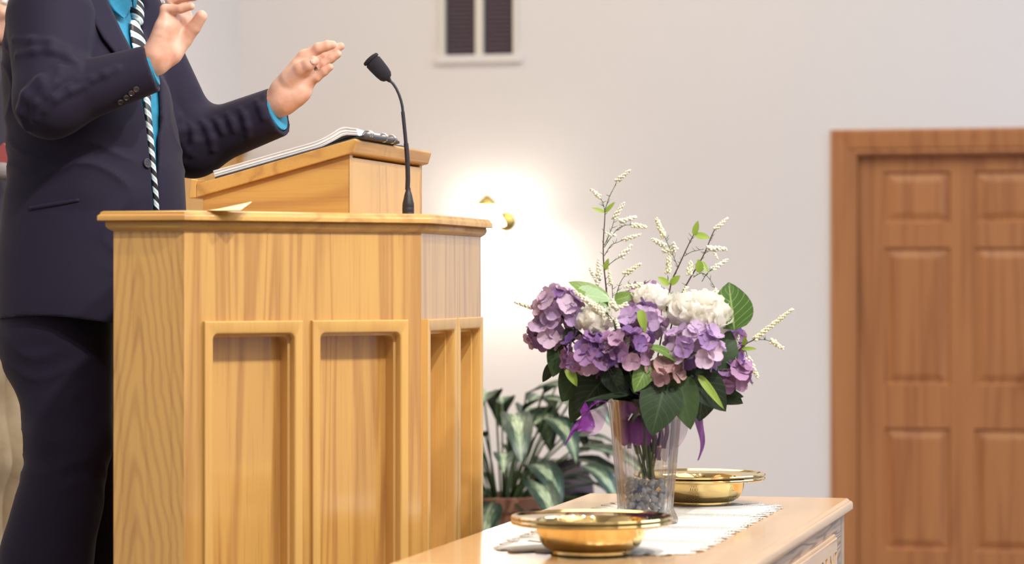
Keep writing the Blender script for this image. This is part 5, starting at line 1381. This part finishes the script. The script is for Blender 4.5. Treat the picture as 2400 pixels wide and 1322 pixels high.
def head_bits(c, fwd, left, parent, org, hairm, sc=1.0):
    c = Vector(c); Mx = Matrix((Vector(fwd), Vector(left), Vector(up_))).transposed()
    for s in (-1, 1):
        e = MB().ball((0, 0, 0), .0118*sc, 16, 10).build('eye', EYEW, parent, 180); e.location = c + Mx @ Vector((.0765, .031*s, .004))*sc - org
        g = MB().ball((0, 0, 0), .0058*sc, 12, 8).build('iris', IRIS, e, 180); g.location = Mx @ Vector((.0072, 0, 0))*sc
        b = MB().tube([Mx @ Vector(v)*sc for v in ((.094, .014*s, .022), (.093, .030*s, .028), (.080, .048*s, .022))], [.003*sc, .0038*sc, .002*sc], 8).build('eyebrow', hairm, parent, 60); b.location = c-org
    Rm = np.stack([fwd, left, up_], 1); h0 = head_fn(A3(c), fwd, left, sc)
    def hf_(p):
        q = ((p-A3(c)) @ Rm)/sc
        d = ell(q, (-.018, 0, .034), (.104, .083, .092)) - .002*np.sin(q[..., 1]*260+q[..., 2]*40)
        line = q[..., 2] - (.052 + .0*q[..., 0]); face = np.where(q[..., 0] > .03, -line, -(q[..., 2]-(-.035+np.clip(q[..., 0]+.02, 0, .1)*1.6)))
        return smax(d, face, .006)*sc
    V, Q = nets(hf_, A3(c)-.13*sc, A3(c)+.14*sc, .004)
    sdf_obj('hair', [(V-A3(org), Q)], hairm, parent)
head_bits(HX, fw, lf, man, INVM, HAIR)
# rings and thumb nail
def band(name, p, q, r, m, h=.005, stone=False):
    p = Vector(p); q = Vector(q); d = (q-p).normalized()
    o = MB().lathe([(r, -h/2), (r+.0012, -h/2), (r+.0016, 0), (r+.0012, h/2), (r, h/2), (r-.0004, 0), (r, -h/2)], 28).build(name, m, man, 50)
    o.location = p-INVM; o.rotation_mode = 'QUATERNION'; o.rotation_quaternion = d.to_track_quat('Z', 'Y'); return o
b1 = band('finger_ring', PL(743, 161, 5.945+.003), PL(756, 152, 5.945+.003), .0112, STEEL, .008)
b2 = band('finger_ring', PL(396, 9, 5.475+.014), PL(399, 2, 5.475+.014), .0112, SILVER, .005)
MB().ball((0, 0, 0), .0042, 8, 6).build('stone', SILVER, b2, 60).location = b2.rotation_quaternion.inverted() @ (Vector((-.010, -.006, .001)))
def nail(fn, px, py, r, rot):
    q = proj(fn, px, py, .0001); g = grad(fn, q)
    o = MB().ball((0, 0, 0), (r, r*.72, .0014), 14, 8).build('nail', NAIL, man, 180); o.location = q-INVM
    o.rotation_mode = 'QUATERNION'; o.rotation_quaternion = g.to_track_quat('Z', 'X') @ Quaternion((0, 0, 1), rot)
nail(LHf, 733, 145, .0068, 1.0)

# ------------------------------------------------------------------ second person and chair behind, at the left edge of the picture
YB = 7.45; LB = 7.12
c2 = A3(P(-38, 12, YB)); base2 = Vector((c2[0]-.02, c2[1], PLAT)); p2_ = empty('person', base2)
tag(p2_, 'person in dark jacket and khaki trousers standing behind the speaker at the left edge', 'person')
def r2(VQ): V, Q = VQ; return V - A3(base2), Q
h2 = head_fn(c2, fw, lf, .97)
def o2(px, py): return A3(P(px, py, YB))
hd2 = nets(lambda p: h2(p), c2-A3((.14, .14, .17)), c2+A3((.14, .14, .15)), .006)
wr2 = o2(-10, 470); el2 = o2(-150, 395)
hn2 = nets(lambda p: np.minimum(smin(cone(p, el2, wr2, .03, .026), cone(p, wr2, wr2+A3((.07, -.02, .01)), .028, .022), .01),
       np.minimum.reduce([cone(p, wr2+A3((.06, -.02, .02-.02*i)), wr2+A3((.11, -.03, .0-.02*i)), .010, .008) for i in range(4)] + [cone(p, wr2, wr2+A3((.06, -.05, .03)), .014, .010)])), np.minimum(el2, wr2)-.08, np.maximum(el2, wr2)+A3((.16, .08, .08)), .006)
legs2 = nets(lambda p: np.minimum(cone(p, o2(-60, 900), o2(-60, 1400), .06, .045), cone(p, o2(-60, 900)+A3((0, .2, 0)), o2(-60, 1400)+A3((0, .2, 0)), .06, .045)), A3((c2[0]-.15, YB-.1, PLAT+.03)), A3((c2[0]+.15, YB+.3, zrow(880, YB))), .02)
tor2 = nets(lambda p: cone(p, o2(-60, 130), o2(-60, 880), .06, .08), A3((c2[0]-.2, YB-.12, zrow(900, YB))), A3((c2[0]+.2, YB+.15, zrow(60, YB))), .02)
sdf_obj('body', [r2(hd2), r2(hn2), r2(legs2), r2(tor2)], SKIN, p2_)
head_bits(c2, fw, lf, p2_, base2, HAIRG, .97)
gl = MB()
for s in (-1, 1):
    Mx = Matrix((Vector(fw), Vector(lf), Vector(up_))).transposed()
    gl.tube([Mx @ Vector((.108, (.031+.021*math.cos(t))*s, .006+.015*math.sin(t))) for t in [6.2832*i/20 for i in range(21)]], .0018, 6, False)
    gl.tube([Mx @ Vector(v) for v in ((.108, .052*s, .012), (.05, .080*s, .012), (-.01, .088*s, .006))], .0018, 6)
g_ = gl.build('glasses', BLACKP, p2_, 60); g_.location = Vector(c2)-base2
def jk2(p):
    a, l, z = chc(p); cc = chc(A3(P(-62, 300, YB)).reshape(1, 3)); t = np.interp(z, [zrow(830, YB), zrow(500, YB), zrow(200, YB), zrow(135, YB), zrow(95, YB)], [.165, .14, .155, .13, .06])
    w = np.interp(z, [zrow(830, YB), zrow(500, YB), zrow(200, YB), zrow(135, YB), zrow(95, YB)], [.22, .205, .235, .19, .07])
    d = (np.sqrt(((a-cc[0])/t)**2+((l-cc[1])/w)**2)-1)*np.minimum(t, w)
    d = smin(d, cone(p, o2(-80, 165)-A3(C(0, .2, 0)), el2, .065, .055), .03); d = smin(d, cone(p, el2, wr2, .055, .038), .03)
    return np.maximum(np.maximum(d, zrow(822, YB)-z), z-zrow(98, YB))
sdf_obj('jacket', [r2(nets(jk2, A3((c2[0]-.35, YB-.4, zrow(830, YB))), A3((c2[0]+.30, YB+.35, zrow(90, YB))), .012))], SUIT2, p2_)
cl2 = nets(lambda p: np.maximum(cone(p, c2+A3((-.045, 0, -.155)), c2+A3((-.03, 0, -.115)), .078, .068), -1), c2-A3((.16, .13, .26)), c2+A3((.10, .13, -.02)), .006); sdf_obj('shirt_collar', [r2(cl2)], mat('white_shirt', (.75, .72, .7), .7), p2_)
def tr2(p):
    k0 = A3(P(-45, 830, YB)); d = None
    for s in (-.09, .09):
        of_ = A3(C(0, s, 0)); q = smin(cone(p, k0+of_, A3(P(-28, 1080, YB))+of_, .105, .092), cone(p, A3(P(-28, 1080, YB))+of_, A3(P(-42, 1400, YB))+of_, .090, .078), .02); d = q if d is None else np.minimum(d, q)
    return np.maximum(np.maximum(d - .006*np.sin(p[..., 2]*22+p[..., 0]*18), p[..., 2]-zrow(770, YB)), PLAT+.03-p[..., 2])
sdf_obj('trousers', [r2(nets(tr2, A3((c2[0]-.22, YB-.3, PLAT)), A3((c2[0]+.25, YB+.3, zrow(760, YB))), .012))], KHAKI, p2_)
for s in (-.09, .09):
    q0 = A3(P(-42, 1400, YB))+A3(C(0, s, 0)); q0[2] = PLAT+.045; q1 = q0+A3(C(.17, 0, 0)); q1[2] = PLAT+.035
    sdf_obj('shoe', [r2(nets(lambda p: np.maximum(cone(p, q0, q1, .048, .036), PLAT+.002-p[..., 2]), np.minimum(q0, q1)-.06, np.maximum(q0, q1)+.06, .01))], SHOE, p2_)
# red hymnal in that person's hand, grey cuff of cloth under it
bkc = P(8, 374, 7.2); hy = empty('book', bkc, TH); tag(hy, 'dark red hymn book held by the person at the left edge', 'book')
hy.rotation_euler = (R(8), R(-38), TH)
MB().box(-.035, .035, -.016, -.012, -.03, .03).build('cover', RED, hy, bevel=.001); MB().box(-.035, .035, .012, .016, -.03, .03).build('cover', RED, hy, bevel=.001)
MB().box(-.037, -.034, -.016, .016, -.03, .03).build('spine', RED, hy, bevel=.001); MB().box(-.033, .032, -.0115, .0115, -.027, .027).build('page_block', PAPER, hy)
def cufff(p): return ell(p, A3(P(4, 402, 7.15)), (.034, .03, .024))
q_ = nets(cufff, A3(P(4, 402, 7.15))-.05, A3(P(4, 402, 7.15))+.05, .005); sdf_obj('grey_cuff', [r2(q_)], GREYC, p2_)
# mahogany chair behind
ch = empty('chair', C(-3.05, 8.0, PLAT), TH); tag(ch, 'dark reddish wooden chair behind the two people at the left', 'chair')
MB().box(-.23, .23, -.23, .23, .42, .46).build('seat', MAHOG, ch, bevel=.006)
for sx in (-1, 1):
    for sy in (-1, 1): MB().tube([(sx*.20, sy*.20, .42), (sx*.215, sy*.215, 0)], [.024, .018], 10).build('leg', MAHOG, ch, 60)
for sy in (-1, 1): MB().tube([(-.21, sy*.20, .44), (-.24, sy*.20, .75), (-.29, sy*.20, 1.02)], .02, 10).build('back_post', MAHOG, ch, 60)
for z in (.62, .78, .94): MB().box(-.275-(z-.8)*.15, -.255-(z-.8)*.15, -.20, .20, z, z+.06).build('back_slat', MAHOG, ch, bevel=.004)
